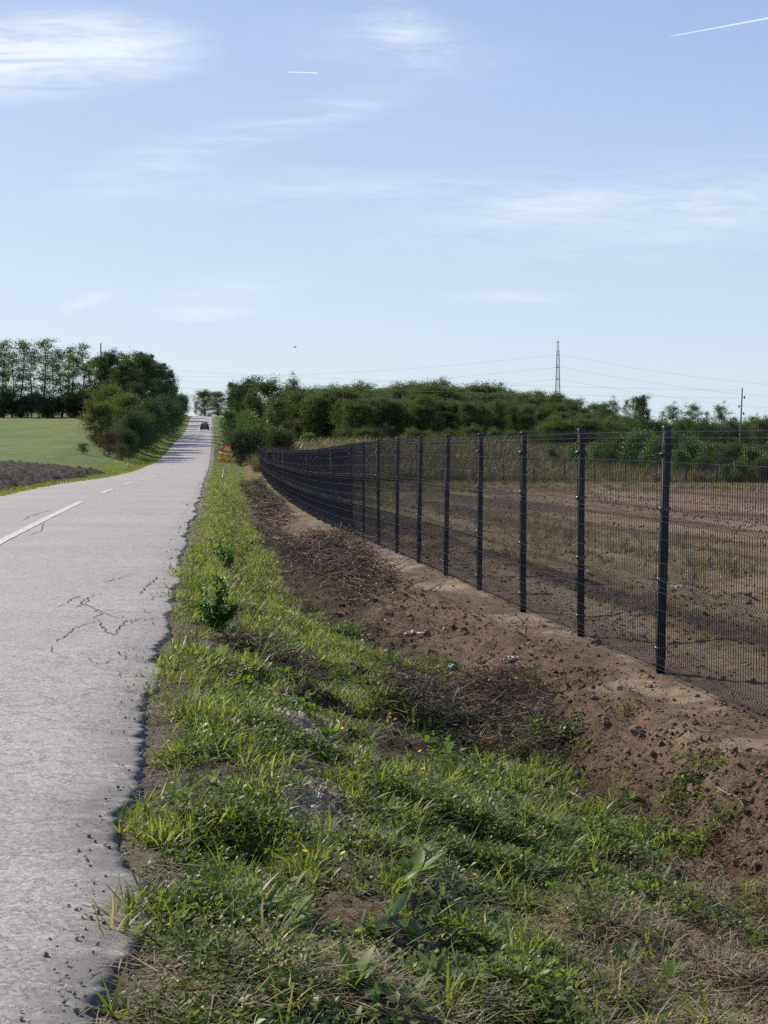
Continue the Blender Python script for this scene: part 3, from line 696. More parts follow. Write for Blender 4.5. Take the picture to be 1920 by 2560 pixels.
cab = loft([(-1.86, [(.72, .88), (.73, .90), (.70, 1.10), (.64, 1.30)]), (-1.45, [(.76, .88), (.76, .90), (.70, 1.15), (.62, 1.43)]), (-.2, [(.77, .88), (.77, .90), (.70, 1.18), (.61, 1.46)]), (.45, [(.77, .88), (.76, .90), (.70, 1.12), (.60, 1.36)]), (1.1, [(.76, .84), (.75, .86), (.72, .87), (.70, .88)])], 'cabin', m_carp, car)
b = B(); b.add([(-.58, -1.895, .93), (.58, -1.895, .93), (.53, -1.875, 1.25), (-.53, -1.875, 1.25)], Q=[(0, 1, 2, 3)]); b.obj('rear_window', m_glass, cab)
for s_ in (-1, 1):
    b = B(); b.add([(s_*.752, -1.5, .95), (s_*.757, .35, .95), (s_*.66, .2, 1.30), (s_*.665, -1.35, 1.32)], Q=[(0, 1, 2, 3)]); b.obj('side_window', m_glass, cab)
    b = B(); b.box((s_*.70-.07, -2.02, .62), (s_*.70+.07, -1.95, .82)); b.obj('tail_lamp', m_lamp, car)
    b = B(); b.box((s_*.93-.10, .38, .92), (s_*.93+.10, .50, 1.05)); b.box((s_*.82-.06, .42, .93), (s_*.82+.06, .46, .96)); b.obj('wing_mirror', m_trim, car)
    for yv in (-1.3, 1.3):
        b = B(); b.tube([(s_*.62, yv, .30), (s_*.84, yv, .30)], [.30, .30], 18); wh = b.obj('wheel', m_tyre, car)
        b = B(); b.tube([(s_*.835, yv, .30), (s_*.85, yv, .30)], [.18, .18], 14); b.obj('rim', m_galv, wh)
b = B(); b.box((-.74, -2.06, .34), (.74, -1.98, .52)); b.obj('bumper', m_trim, car)
b = B(); b.box((-.26, -2.025, .60), (.26, -2.005, .71)); b.obj('number_plate', m_plate, car)
for yv in (-1.0, -.1):
    b = B(); b.box((-.62, yv-.02, 1.47), (.62, yv+.02, 1.51)); b.obj('roof_bar', m_trim, car)
b = B(); b.box((-.22, -1.25, 1.51), (.22, .1, 1.69)); lo_ = tag(b.obj('roof_load', m_cargo), 'pale bundle carried on the roof bars of the hatchback', 'load'); lo_.location = car.location; lo_.rotation_euler = car.rotation_euler

# ------------------------------------------------------------------ pylon, poles and wires
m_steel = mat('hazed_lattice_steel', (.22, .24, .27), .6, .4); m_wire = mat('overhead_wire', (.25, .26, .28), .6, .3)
PYY = 700.; pyx, _, ptop = ray(1395, 850, PYY); pyb = 2.0
pyl = tag(empty('lattice_pylon', (pyx, PYY, pyb)), 'tall slender lattice pylon behind the wood right of centre', 'pylon')
hp = ptop-pyb
hw = pchip([0, hp*.30, hp*.62, hp*.80, hp*.93, hp], [2.3, 1.15, .75, .62, .30, .06])
for sx2 in (-1, 1):
    for sy2 in (-1, 1):
        zs = np.linspace(0, hp*.995, 30); b = B(); b.tube(np.stack([sx2*hw(zs), sy2*hw(zs), zs], 1), [.11]*30, 4); b.obj('leg', m_steel, pyl)
b = B(); z = 0.; k = 0
while z < hp*.88:
    z2 = z+max(1.0, float(hw(z))*1.35); a0, a1 = float(hw(z)), float(hw(z2))
    for (p, q) in (((-a0, -a0), (a1, -a1)), ((a0, -a0), (-a1, -a1)), ((-a0, a0), (a1, a1)), ((a0, a0), (-a1, a1)), ((-a0, -a0), (-a1, a1)), ((a0, a0), (a1, -a1))):
        b.tube([(*p, z), (*q, z2)], [.05, .05], 3, False)
    z = z2
b.obj('lattice_bracing', m_steel, pyl)
arms = [hp*.835, hp*.70, hp*.57]
for az in arms:
    for s_ in (-1, 1):
        b = B(); h_ = float(hw(az)); b.tube([(0, 0, az+1.2), (0, s_*5.5, az)], [.09, .07], 4); b.tube([(h_, 0, az), (0, s_*5.5, az)], [.09, .07], 4); b.tube([(-h_, 0, az), (0, s_*5.5, az)], [.09, .07], 4)
        b.tube([(-h_-.1, -h_, az), (h_+.1, -h_, az)], [.15, .15], 4); b.obj('cross_arm', m_steel, pyl)
b = B(); b.tube([(-1.5, 0, hp-1.0), (1.5, 0, hp-1.3)], [.07, .07], 4); b.obj('top_bar', m_steel, pyl)
def wire(name, P0, P1, sag, r, lab, grp):
    t = np.linspace(0, 1, 40)[:, None]; P = np.array(P0)*(1-t)+np.array(P1)*t; P[:, 2] -= 4*sag*(t*(1-t))[:, 0]
    b = B(); b.tube(P, [r]*40, 4, False); tag(b.obj(name, m_wire), lab, 'power line', grp)
for i, az in enumerate(arms):
    nm = ('topmost', 'middle', 'lowest')[i]
    for s_ in (-1,):
        wire('power_line', (pyx, PYY+s_*5.5, pyb+az), (-330, 820, 44+az-arms[1]), 14, .028, nm+' thin power line running left from the lattice pylon above the wood', 'power lines of the pylon')
        wire('power_line', (pyx, PYY+s_*5.5, pyb+az), (420, 780, 30+az-arms[1]), 15, .028, nm+' thin power line running right from the lattice pylon', 'power lines of the pylon')
m_pole = mat('concrete_pole', (.17, .155, .15), .8, .2)
def upole(px0, py0, px1, py1, Y, base_z, lab, name='utility_pole', r=.105, ins=True, m_=None):
    bx, by, _ = ray(px0, py0, Y); tx_, _, tz_ = ray(px1, py1, Y)
    e = tag(empty(name, (bx, by, base_z)), lab, 'utility pole'); hh_ = tz_-base_z
    b = B(); b.tube([(0, 0, -.5), ((tx_-bx), 0, hh_)], [r, r*.6], 8); b.obj('pole', m_ or m_pole, e)
    if ins:
        for fz, s_ in ((.87, 1), (.74, -1), (.64, 1)):
            xo = (tx_-bx)*fz; b = B(); b.tube([(xo, 0, hh_*fz), (xo+s_*.28, 0, hh_*fz)], [.03, .03], 5); b.tube([(xo+s_*.28, 0, hh_*fz-.18), (xo+s_*.28, 0, hh_*fz+.12)], [.09, .07], 6); b.obj('insulator', m_pole, e)
    return e
upole(1848, 1085, 1856, 970, 170, gz(*ray(1848, 1085, 170)[:2]), 'leaning pole with three insulators at the right edge of the skyline')
upole(252, 1030, 252, 858, 255, gz(*ray(252, 1030, 255)[:2]), 'straight utility pole standing among the thin trees across the green field', ins=False, r=.16)
wire('power_line', ray(1856, 976, 170), (-160, 330, 26.5), 3., .008, 'faint sagging line low over the trees towards the pole at the right', 'low wires')
wire('power_line', ray(1850, 995, 170), (-160, 335, 24.), 3., .008, 'faintest line below the others ending at the pole at the right', 'low wires')

# vapour trails high above
m_trail = mat('vapour_trail', (.9, .9, .92), .9, .0); g = G(m_trail)
tb = g.n('ShaderNodeBsdfTransparent'); tl = g.n('ShaderNodeBsdfTranslucent'); tl.inputs[0].default_value = (.95, .95, .97, 1); df = g.n('ShaderNodeBsdfDiffuse'); df.inputs[0].default_value = (.95, .95, .97, 1)
ad = g.n('ShaderNodeMixShader'); ad.inputs[0].default_value = .5; g.l(df.outputs[0], ad.inputs[1]); g.l(tl.outputs[0], ad.inputs[2])
mx = g.n('ShaderNodeMixShader'); g.l(g.m('MULTIPLY', g.attr('tint'), g.m('ADD', .5, g.m('MULTIPLY', g.noise(.02, 4, .7), .7)), clamp=True), mx.inputs[0]); g.l(tb.outputs[0], mx.inputs[1]); g.l(ad.outputs[0], mx.inputs[2]); g.l(mx.outputs[0], g.o.inputs[0])
for (a_, b_, r0, r1, lab) in (((1675, 91), (1960, 38), 2., 5, 'long white vapour trail high at the right of the sky'), ((716, 180), (795, 182), 2.5, 4, 'short white vapour trail near the middle of the sky')):
    P0, P1 = np.array(ray(*a_, 9000)), np.array(ray(*b_, 9000)); t = np.linspace(0, 1, 24)
    b = B(); tn = np.repeat(np.clip(np.minimum(t*6, (1-t)*6)+.15, 0, .85), 6); b.tube(P0+(P1-P0)*t[:, None], r0+(r1-r0)*t, 6, False, tint=tn)
    tag(b.obj('vapour_trail', m_trail), lab, 'vapour trail')

# ------------------------------------------------------------------ scattering (one object per kind of ground cover)
def make_col(name, meshes):
    c = bpy.data.collections.new(name)
    for i, me in enumerate(meshes):
        o = bpy.data.objects.new('%s_%02d' % (name, i), me); c.objects.link(o)
    return c
def scatter(name, label, cat, col_, n, X, Y, Z, rot, scl, idx=None, parent=None):
    me = bpy.data.meshes.new(name); me.vertices.add(len(X))
    me.vertices.foreach_set('co', np.stack([X, Y, Z], 1).astype(np.float32).ravel())
    a = me.attributes.new('rot', 'FLOAT_VECTOR', 'POINT'); a.data.foreach_set('vector', rot.astype(np.float32).ravel())
    a = me.attributes.new('scl', 'FLOAT_VECTOR', 'POINT'); a.data.foreach_set('vector', np.repeat(scl[:, None], 3, 1).astype(np.float32).ravel() if scl.ndim == 1 else scl.astype(np.float32).ravel())
    a = me.attributes.new('idx', 'INT', 'POINT'); a.data.foreach_set('value', (rng.integers(0, n, len(X)) if idx is None else idx).astype(np.int32))
    o = link(name, me, parent); tag(o, label, cat, kind='stuff')
    ng = bpy.data.node_groups.new(name+'_spread', 'GeometryNodeTree')
    ng.interface.new_socket('Geometry', in_out='INPUT', socket_type='NodeSocketGeometry'); ng.interface.new_socket('Geometry', in_out='OUTPUT', socket_type='NodeSocketGeometry')
    gi = ng.nodes.new('NodeGroupInput'); go = ng.nodes.new('NodeGroupOutput'); ip = ng.nodes.new('GeometryNodeInstanceOnPoints')
    ci = ng.nodes.new('GeometryNodeCollectionInfo'); ci.inputs['Collection'].default_value = col_; ci.inputs['Separate Children'].default_value = True; ci.inputs['Reset Children'].default_value = True
    def at_(nm, ty):
        q = ng.nodes.new('GeometryNodeInputNamedAttribute'); q.data_type = ty; q.inputs['Name'].default_value = nm
        return [s_ for s_ in q.outputs if s_.enabled and s_.name == 'Attribute'][0]
    er = ng.nodes.new('FunctionNodeEulerToRotation'); ng.links.new(at_('rot', 'FLOAT_VECTOR'), er.inputs[0])
    ip.inputs['Pick Instance'].default_value = True
    for a_, b_ in ((gi.outputs[0], ip.inputs['Points']), (ci.outputs[0], ip.inputs['Instance']), (at_('idx', 'INT'), ip.inputs['Instance Index']),
                   (er.outputs[0], ip.inputs['Rotation']), (at_('scl', 'FLOAT_VECTOR'), ip.inputs['Scale']), (ip.outputs[0], go.inputs[0])):
        ng.links.new(a_, b_)
    md = o.modifiers.new('spread', 'NODES'); md.node_group = ng
    return o
def rots(n, tilt=.2): return np.stack([rng.normal(0, tilt, n), rng.normal(0, tilt, n), rng.uniform(0, 2*np.pi, n)], 1)

# ------------------------------------------------------------------ small plants
def blade_geo(b, p, az, h, wd, lean, curl, tint, segs=4, fold=0.):
    t = np.linspace(0, 1, segs+1); ang = lean+curl*t
    dz = np.cos(ang); dr = np.sin(ang); st = h/segs
    r = np.concatenate([[0], np.cumsum(dr[:-1]*st)]); z = np.concatenate([[0], np.cumsum(dz[:-1]*st)])
    ca, sa = math.cos(az), math.sin(az)
    ww = wd*(1-t**2.2)*np.where(t < .12, .7, 1); ww[-1] = wd*.02
    px_ = p[0]+r*ca; py_ = p[1]+r*sa; pz_ = p[2]+z
    Lf = np.stack([px_-sa*ww, py_+ca*ww, pz_+fold*ww], 1); Rt = np.stack([px_+sa*ww, py_-ca*ww, pz_+fold*ww], 1)
    V = np.stack([Lf, Rt], 1).reshape(-1, 3); k = np.arange(segs)*2
    b.add(V, Q=np.stack([k, k+1, k+3, k+2], 1), tint=tint)
def leaf_geo(b, p, az, ln, wd, lean, curl, tint, segs=3, shape=1.0, wave=0.):
    """broad leaf with a folded midrib"""
    t = np.linspace(0, 1, segs+1); ang = lean+curl*t; st = ln/segs
    r = np.concatenate([[0], np.cumsum(np.sin(ang[:-1])*st)]); z = np.concatenate([[0], np.cumsum(np.cos(ang[:-1])*st)])
    ca, sa = math.cos(az), math.sin(az)
    ww = wd*np.sin(np.pi*np.clip(t**shape*.93+.05, 0, 1))**.8; ww[-1] = wd*.04
    up = .28*ww+wave*np.sin(t*14)*wd
    mx_ = p[0]+r*ca; my_ = p[1]+r*sa; mz_ = p[2]+z
    Lf = np.stack([mx_-sa*ww, my_+ca*ww, mz_+up], 1); Rt = np.stack([mx_+sa*ww, my_-ca*ww, mz_+up], 1); M_ = np.stack([mx_, my_, mz_], 1)
    V = np.stack([Lf, M_, Rt], 1).reshape(-1, 3); k = np.arange(segs)*3
    b.add(V, Q=np.concatenate([np.stack([k, k+1, k+4, k+3], 1), np.stack([k+1, k+2, k+5, k+4], 1)]), tint=tint)
U_ = rng.uniform
def grass_clump(n, h, spread, wd, lean=.5, segs=4, dry=.06):
    b = B()
    for _ in range(n):
        a = U_(0, 6.28); r = spread*math.sqrt(U_()); tnt = U_(.02, .85) if U_() > dry else 1.
        blade_geo(b, (r*math.cos(a), r*math.sin(a), -.01), a+rng.normal(0, .9), h*U_(.35, 1.1), wd*U_(.7, 1.3), U_(0, lean), U_(.3, 2.1), tnt, segs)
    return b
def rosette(n, ln, wd, segs=4, lean=(.5, 1.3), shape=1.3, wave=.04):
    b = B()
    for k in range(n):
        leaf_geo(b, (0, 0, .0), k*2.4+U_(-.3, .3), ln*U_(.6, 1.1), wd*U_(.7, 1.2), U_(*lean), U_(.1, .8), U_(.0, 1.), segs, shape, wave)
    return b
def herb(n, r, h, ln, wd):           # low leafy herb: many small leaves at different heights
    b = B()
    for _ in range(n):
        a = U_(0, 6.28); q = r*math.sqrt(U_()); zz = h*U_(.15, 1)*(1-.5*(q/r)**2)
        leaf_geo(b, (q*math.cos(a), q*math.sin(a), zz), U_(0, 6.28), ln*U_(.6, 1.3), wd*U_(.7, 1.3), U_(.7, 1.7), U_(0, .6), U_(0, 1), 2, .9)
    for _ in range(n//6):
        a = U_(0, 6.28); q = r*U_(.2, .9); b.tube([(0, 0, 0), (q*.6*math.cos(a), q*.6*math.sin(a), h*.5), (q*math.cos(a), q*math.sin(a), h*.9)], [.0018, .0012, .0008], 3, False, tint=.3)
    return b
def litter(n, r, ln, wd, zmax=.02):  # dry bits lying flat
    b = B()
    for _ in range(n):
        a = U_(0, 6.28); q = r*math.sqrt(U_()); blade_geo(b, (q*math.cos(a), q*math.sin(a), U_(.0, zmax)), U_(0, 6.28), ln*U_(.4, 1.3), wd*U_(.6, 1.4), U_(1.25, 1.62), U_(-.15, .25), U_(0, 1), 3)
    return b
def twigs(n, r, ln, rad, h):
    b = B()
    for _ in range(n):
        a = U_(0, 6.28); q = r*math.sqrt(U_()); p = np.array([q*math.cos(a), q*math.sin(a), U_(0, h)]); d = rng.normal(0, 1, 3); d[2] *= .35; d /= np.linalg.norm(d)
        l_ = ln*U_(.4, 1.2); P = [p]
        for k in range(4): d = d+rng.normal(0, .22, 3); d /= np.linalg.norm(d); P.append(P[-1]+d*l_/4)
        P = np.array(P); P[:, 2] = np.maximum(P[:, 2], .0)
        b.tube(P, np.linspace(rad*U_(.6, 1.3), rad*.4, 5), 3, False, tint=U_(0, 1)**1.6)
    return b
GR = [grass_clump(15, .065+.022*k, .05, .0021+.0003*k, 1.1, 5, .16).data('blades', m_grass) for k in range(4)]+[grass_clump(10, .13, .04, .0038, 1.1, 5, .1).data('blades', m_grass) for k in range(2)]+[grass_clump(14, .20, .03, .0028, .8, 6, .3).data('blades', m_grass)]
GRF = [grass_clump(22, .085, .16, .0045, .9, 3, .14).data('blades', m_grass_far) for k in range(4)]
GRX = [grass_clump(30, .12, .45, .011, .7, 2, .14).data('blades', m_grass_far) for k in range(3)]
WD = [rosette(9, .075, .010).data('leaves', m_weed), rosette(7, .10, .013, 5, (.3, 1.1)).data('leaves', m_weed), rosette(12, .055, .008).data('leaves', m_weed), rosette(6, .065, .015, 4, (.4, 1.2), 1.).data('leaves', m_weed)]
HB = [herb(46, .09, .055, .018, .0065).data('leaves', m_clover), herb(60, .10, .045, .012, .005).data('leaves', m_clover), herb(30, .08, .07, .026, .009).data('leaves', m_clover), herb(44, .09, .04, .015, .007).data('leaves', m_clover)]
ST = [litter(16, .13, .085, .0016).data('straw', m_straw) for k in range(3)]+[litter(8, .10, .17, .0018, .04).data('straw', m_straw)]
DL = [litter(14, .12, .035, .010).data('dead_leaves', m_deadleaf) for k in range(3)]
TW = [twigs(9, .12, .18, .0022, .03).data('twigs', m_twig) for k in range(3)]
PLV = [rosette(6, .11, .014, 4, (.3, 1.3)).data('leaves', m_pale_leaf), grass_clump(6, .2, .03, .006, .9, 5).data('leaves', m_pale_leaf)]
def pebble(r, sub=1, s_=0):
    import bmesh
    bm = bmesh.new(); bmesh.ops.create_icosphere(bm, subdivisions=sub, radius=r)
    rr = np.random.default_rng(s_); k = rr.uniform(.6, 1.1, 3); ph = rr.uniform(0, 6, 3)
    for v in bm.verts:
        n_ = v.co.normalized(); f = 1+.22*math.sin(n_.x*3+ph[0])+.18*math.sin(n_.y*4+ph[1])+.16*math.sin(n_.z*5+ph[2])+rr.normal(0, .07)
        v.co = Vector((v.co.x*k[0], v.co.y*k[1], v.co.z*k[2]*.8))*f
    me = bpy.data.meshes.new('pebble'); bm.to_mesh(me); bm.free(); return me
def with_mat(me, mt, sm_=False):
    me.materials.append(mt)
    if sm_: me.polygons.foreach_set('use_smooth', np.ones(len(me.polygons), bool))
    return me
m_crumb = mat('asphalt_crumb', (.15, .142, .134), .85, .3)
PB = [with_mat(pebble(.011, 1, k), m_stone) for k in range(5)]
DK = [with_mat(pebble(.014, 1, 50+k), m_crumb) for k in range(5)]
CL = [with_mat(pebble(.028, 2, 20+k), m_clod) for k in range(6)]

def field_pts(n, y0, y1, u0=0., u1=9., pw=1.):
    """random points on the right of the road inside the view (and a step beside it), denser close by"""
    q = U_(0, 1, n); Y = y0*(y1/y0)**(q**pw) if pw != 0 else U_(y0, y1, n)
    X = U_(-.30, .34, n)*Y+U_(-.4, .6, n)
    u = X-Xr(Y); k = (u > u0) & (u < u1)
    return X[k], Y[k], u[k]
def place(name, label, cat, col_, ncol, X, Y, scl, tilt=.25, dz=0., scf=None):
    Z = terrain(X, Y)+dz
    s_ = scl*U_(.65, 1.35, len(X))
    return scatter(name, label, cat, col_, ncol, X, Y, Z, rots(len(X), tilt), s_)
cGR, cGRF, cGRX, cWD, cHB, cST, cDL, cTW, cPB, cCL, cPL = [make_col(n_, l_) for n_, l_ in (('grass_tuft', GR), ('verge_tuft', GRF), ('wide_tuft', GRX), ('weed_rosette', WD), ('small_herb', HB), ('straw_bits', ST), ('dead_leaf_bits', DL), ('twig_bits', TW), ('pebble_kind', PB), ('clod_kind', CL), ('pale_weed', PLV))]
cDK = make_col('crumb_kind', DK)
def uinfo(X, Y):
    u = X-Xr(Y); uf = np.maximum(Xf(Y)-Xr(Y), 2.6); ud = uf-OFF(Y); return u, uf, ud
def keep(p): return U_(0, 1, len(p)) < p
def hills(X, Y): return np.clip(1.5*np.maximum(np.exp(-(((X+.50)/.30)**2+((Y-9.)/.5)**2)), np.exp(-(((X+.34)/.20)**2+((Y-7.2)/.8)**2)), .8*np.exp(-(((X+.16)/.15)**2+((Y-6.2)/.45)**2))), 0, 1)
def bare(X, Y): return sm(.47, .56, fbm(X*1.5+31, Y*1.1+4, 577, 4))*sm(17, 11, Y)
# near grass
X, Y, u = field_pts(60000, 3.3, 22, -.12, 5, 1.)
_, uf, ud = uinfo(X, Y)
d = (.25*sm(-.12, .0, u)+.75*sm(.0, .38, u))*sm(.25, -.35, u-ud)*(.04+1.2*sm(.46, .56, fbm(X*2.1, Y*1.8, 501, 4)))*(1-.9*hills(X, Y))
d = d*(1-.9*bare(X, Y)); d = np.clip(d, 0, 1)*(.16+.84*sm(.3, -.25, X-XG(Y)-.6*(fbm(X, Y, 505, 3)-.5)))*.85
k = keep(d); print('near grass', k.sum())
place('grass', 'green roadside grass in tufts of all sizes over the near verge', 'grass', cGR, len(GR), X[k], Y[k], np.clip(.75+.5*fbm(X[k]*.8, Y[k]*.8, 503, 3)+.012*Y[k], .6, 1.6), .3)
X, Y, u = field_pts(26000, 3.3, 20, .15, 5, 1.)
_, uf, ud = uinfo(X, Y)
d = sm(.05, .45, u)*sm(.30, -.2, u-ud)*(.06+1.2*sm(.46, .58, fbm(X*1.7+9, Y*1.5, 511, 4)))*(1-.95*hills(X, Y))*(.22+.78*sm(.3, -.25, X-XG(Y)))
k = keep(np.clip(d*(1-.8*bare(X, Y)), 0, 1)*.5)
place('weeds', 'low broad leaved weeds mixed into the grass of the near verge', 'weeds', cWD, len(WD), X[k], Y[k], np.full(k.sum(), 1.15), .3)
X, Y, u = field_pts(60000, 3.3, 22, .1, 5.5, 1.)
_, uf, ud = uinfo(X, Y)
d = sm(.02, .35, u)*sm(.7, -.1, u-ud)*(.06+1.3*sm(.47, .58, fbm(X*2.4+4, Y*2.0+7, 521, 4)))*(1-.95*hills(X, Y))*(.28+.72*sm(.35, -.25, X-XG(Y)))
k = keep(np.clip(d*1.15, 0, 1)*.68*(1-.85*bare(X, Y))); print('herbs', k.sum())
place('creeping_herbs', 'small leaved creeping herbs between the grass', 'herbs', cHB, len(HB), X[k], Y[k], np.full(k.sum(), 1.2), .25)
X, Y, u = field_pts(5000, 3.3, 14, .3, 4, 1.)
_, uf, ud = uinfo(X, Y); k = keep(.16*sm(.1, -.3, u-ud))
place('pale_weeds', 'pale grey green leaves catching the light in the verge', 'weeds', cPL, 2, X[k], Y[k], np.full(k.sum(), .9), .4)
# dry bits everywhere on the right
X, Y, u = field_pts(50000, 3.3, 26, -.15, 5.5, 1.)
_, uf, ud = uinfo(X, Y)
d = (.25+.9*sm(.45, .65, fbm(X*.9+14, Y*.9, 531, 4)))*(.25*sm(-.15, .0, u)+.75*sm(-.05, .2, u)+.35*np.exp(-((u-.05)/.1)**2))*sm(uf-.25, uf-.6, u)*(.35+.65*sm(.9, -.4, u-ud))*(1-.8*hills(X, Y)); d = d+.5*sm(-.2, .3, X-XG(Y))*(Y < 8)
k = keep(np.clip(d, 0, 1)*(.30+.45*sm(-.2, .3, X-XG(Y))))
place('dry_straw', 'dry straw and cut stalks lying in the verge', 'straw', cST, len(ST), X[k], Y[k], np.full(k.sum(), .9), .15, .008)
X, Y, u = field_pts(14000, 3.3, 26, .1, 5.5, 1.)
_, uf, ud = uinfo(X, Y); k = keep(.35*sm(.1, .4, u)*sm(1.0, -.1, np.abs(u-ud))+.25*sm(-.2, .3, X-XG(Y))*(Y < 9))
place('dead_leaves', 'brown dead leaves strewn along the ditch', 'leaves', cDL, 3, X[k], Y[k], np.full(k.sum(), .9), .2, .01)
X, Y, u = field_pts(12000, 3.3, 30, .3, 7, 1.)
_, uf, ud = uinfo(X, Y); k = keep(.35*sm(.9, -.1, np.abs(u-ud))+.06+.35*sm(-.2, .3, X-XG(Y))*(Y < 9))
place('twig_litter', 'thin dark twigs littering the ditch and bank', 'twigs', cTW, 3, X[k], Y[k], np.full(k.sum(), .9), .15, .008)
# mid and far verge
X, Y, u = field_pts(110000, 13, 150, .03, 6, .8)
_, uf, ud = uinfo(X, Y)
d = sm(.05, .4, u)*sm(.15, -.5, u-ud-.5*(fbm(X*.8, Y*.5, 545, 3)-.5))*(.45+.9*sm(.35, .5, fbm(X*.7, Y*.4, 541, 4)))
k = keep(np.clip(d, 0, 1)*np.clip((Y-11)/6, 0, 1)); print('verge', k.sum())
place('verge_grass', 'bright sunlit grass along the road edge further off', 'grass', cGRF, 4, X[k], Y[k], .9+.004*Y[k], .2)
X, Y, u = field_pts(26000, 60, 400, .1, 9, .9); k = keep(sm(.1, .6, u))
X2 = np.concatenate([X[k]]); Y2 = np.concatenate([Y[k]])
place('far_verge_grass', 'grass strip on the right of the road rising to the crest', 'grass', cGRX, 3, X2, Y2, np.clip(.8+.002*Y2, .8, 1.5), .15)
# left verge
n = 9000; Y = 36*(390/36)**U_(0, 1, n); ul_ = U_(.0, 3.0, n)**1.; X = Xr(Y)-W-.08-ul_; k = keep(np.where(Y < 100, sm(1.3, .9, ul_), sm(3.2, 1.2, ul_)))
place('left_verge_grass', 'yellowish grass fringe along the left edge of the road', 'grass', cGRX, 3, X[k], Y[k], np.full(k.sum(), .75), .15)
# stones
X, Y, u = field_pts(60000, 3.3, 60, -.35, .9, .9)
k = keep(np.clip(sm(-.3, .0, u)*sm(.75, .15, u)*(.45+.55*sm(10, 17, Y)), 0, 1)*.8)
Z_ = np.where(u[k] < -.1, road_z(X[k], Y[k])+.0, terrain(X[k], Y[k])+.004)
scatter('gravel', 'loose gravel along the broken asphalt edge', 'gravel', cPB, 5, X[k], Y[k], Z_, rots(k.sum(), .8), U_(.25, 1.1, k.sum())*np.clip(Y[k]/14, .8, 2.2))
X, Y, u = field_pts(70000, 3.3, 22, -.4, .4, .9)
k = keep(np.exp(-((u+.02)/.13)**2)*np.clip(fbm(X*3, Y*2, 547, 3)*2.2-.7, 0, 1)*.15)
scatter('asphalt_crumbs', 'dark crumbs of broken asphalt along the road edge', 'rubble', cDK, 5, X[k], Y[k], np.where(u[k] < -.06, road_z(X[k], Y[k])-.004, terrain(X[k], Y[k])+.004), rots(k.sum(), .9), U_(.2, .8, k.sum())*np.where(U_(0, 1, k.sum()) < .1, 1.5, 1))
X = np.concatenate([rng.normal(-.50, .17, 800), rng.normal(-.34, .12, 900)]); Y = np.concatenate([rng.normal(9., .28, 800), rng.normal(7.2, .5, 900)])
scatter('gravel', 'pale gravel spilled in small heaps on the verge', 'gravel', cPB, 5, X, Y, terrain(X, Y)+.006, rots(1700, .8), U_(.3, 1.6, 1700))
X, Y, u = field_pts(110000, 3.6, 40, 1.0, 9, 1.); _, uf, ud = uinfo(X, Y)
d = np.maximum(sm(-.2, .4, u-ud), .6*sm(-.1, .4, X-XG(Y)))*(.25+.9*sm(.40, .6, fbm(X*1.6, Y*1.6, 551, 4)))*np.where(u > uf-.6, .22, 1.)*np.where(u > uf+.3, .5, 1)
k = keep(np.clip(d, 0, 1)*.9)
place('soil_crumbs', 'brown clods and crumbs of earth on the dirt bank', 'soil', cCL, 6, X[k], Y[k], rng.lognormal(-.9, .55, k.sum())*.78*np.clip(.8+Y[k]*.02, 1, 1.6), .8, .004)
# sprouts on bank and inside the plot
X, Y, u = field_pts(9000, 3.6, 40, 1.2, 12, 1.); _, uf, ud = uinfo(X, Y)
k = keep(sm(0, .3, u-ud)*.14*(.3+1.2*sm(.5, .65, fbm(X, Y, 561, 3))))
place('bank_sprouts', 'sparse small green sprouts on the bare earth', 'weeds', cHB, 4, X[k], Y[k], np.full(k.sum(), .6), .2)

# tall rank grass in and beyond the plot
TG = [grass_clump(46, 1.1, .7, .010, .35, 4, .5).data('stalks', m_tallgrass) for k in range(3)]+[grass_clump(40, 1.35, .6, .013, .3, 4, .3).data('stalks', m_weedstalk) for k in range(2)]
cTG = make_col('tall_clump', TG)
n = 30000; Y = U_(128, 205, n); X = U_(-14, 62, n)+0*Y; k = (X < .30*Y+4) & (X > -.095*Y+2.); k &= keep(.35+.65*sm(.4, .6, fbm(X*.1, Y*.1, 571, 3)))
s_ = .75+.7*fbm(X*.12, Y*.06, 573, 3)
place('tall_dry_grass', 'tall dry grass and rank weeds between the distant fence and the wood', 'grass', cTG, 5, X[k], Y[k], s_[k], .1)
n = 2600; Y = 22*(125/22)**U_(0, 1, n); X = Xf(Y)+.5+U_(0, 1, n)**1.6*(3+Y*.12); k = keep((.1+.9*sm(.5, .65, fbm((X+.115*Y)*.5, Y*.04, 581, 3)))*sm(16, 4, X-Xf(Y)))
place('plot_grass', 'dry tufts of grass standing inside the fenced plot', 'grass', cTG, 5, X[k], Y[k], np.full(k.sum(), .20), .25)
n = 6000; Y = U_(98, 126, n); X = U_(-9, 36, n); k = keep(.2+.8*sm(.42, .6, fbm(X*.09, Y*.12, 583, 3)))
place('plot_grass', 'lower straw coloured grass near the distant fence', 'grass', cTG, 5, X[k], Y[k], np.full(k.sum(), .28), .15)
# clumps and stones lying in the plot
n = 16000; Y = 13*(110/13)**U_(0, 1, n); X = Xf(Y)+.3+U_(0, 1, n)*(.36*Y+1); k = keep(.2+.8*sm(.45, .6, fbm(X*.3, Y*.8, 591, 3)))
place('plot_clods', 'brown clods scattered over the graded soil of the plot', 'soil', cCL, 6, X[k], Y[k], .45+.014*Y[k], .8, .0)

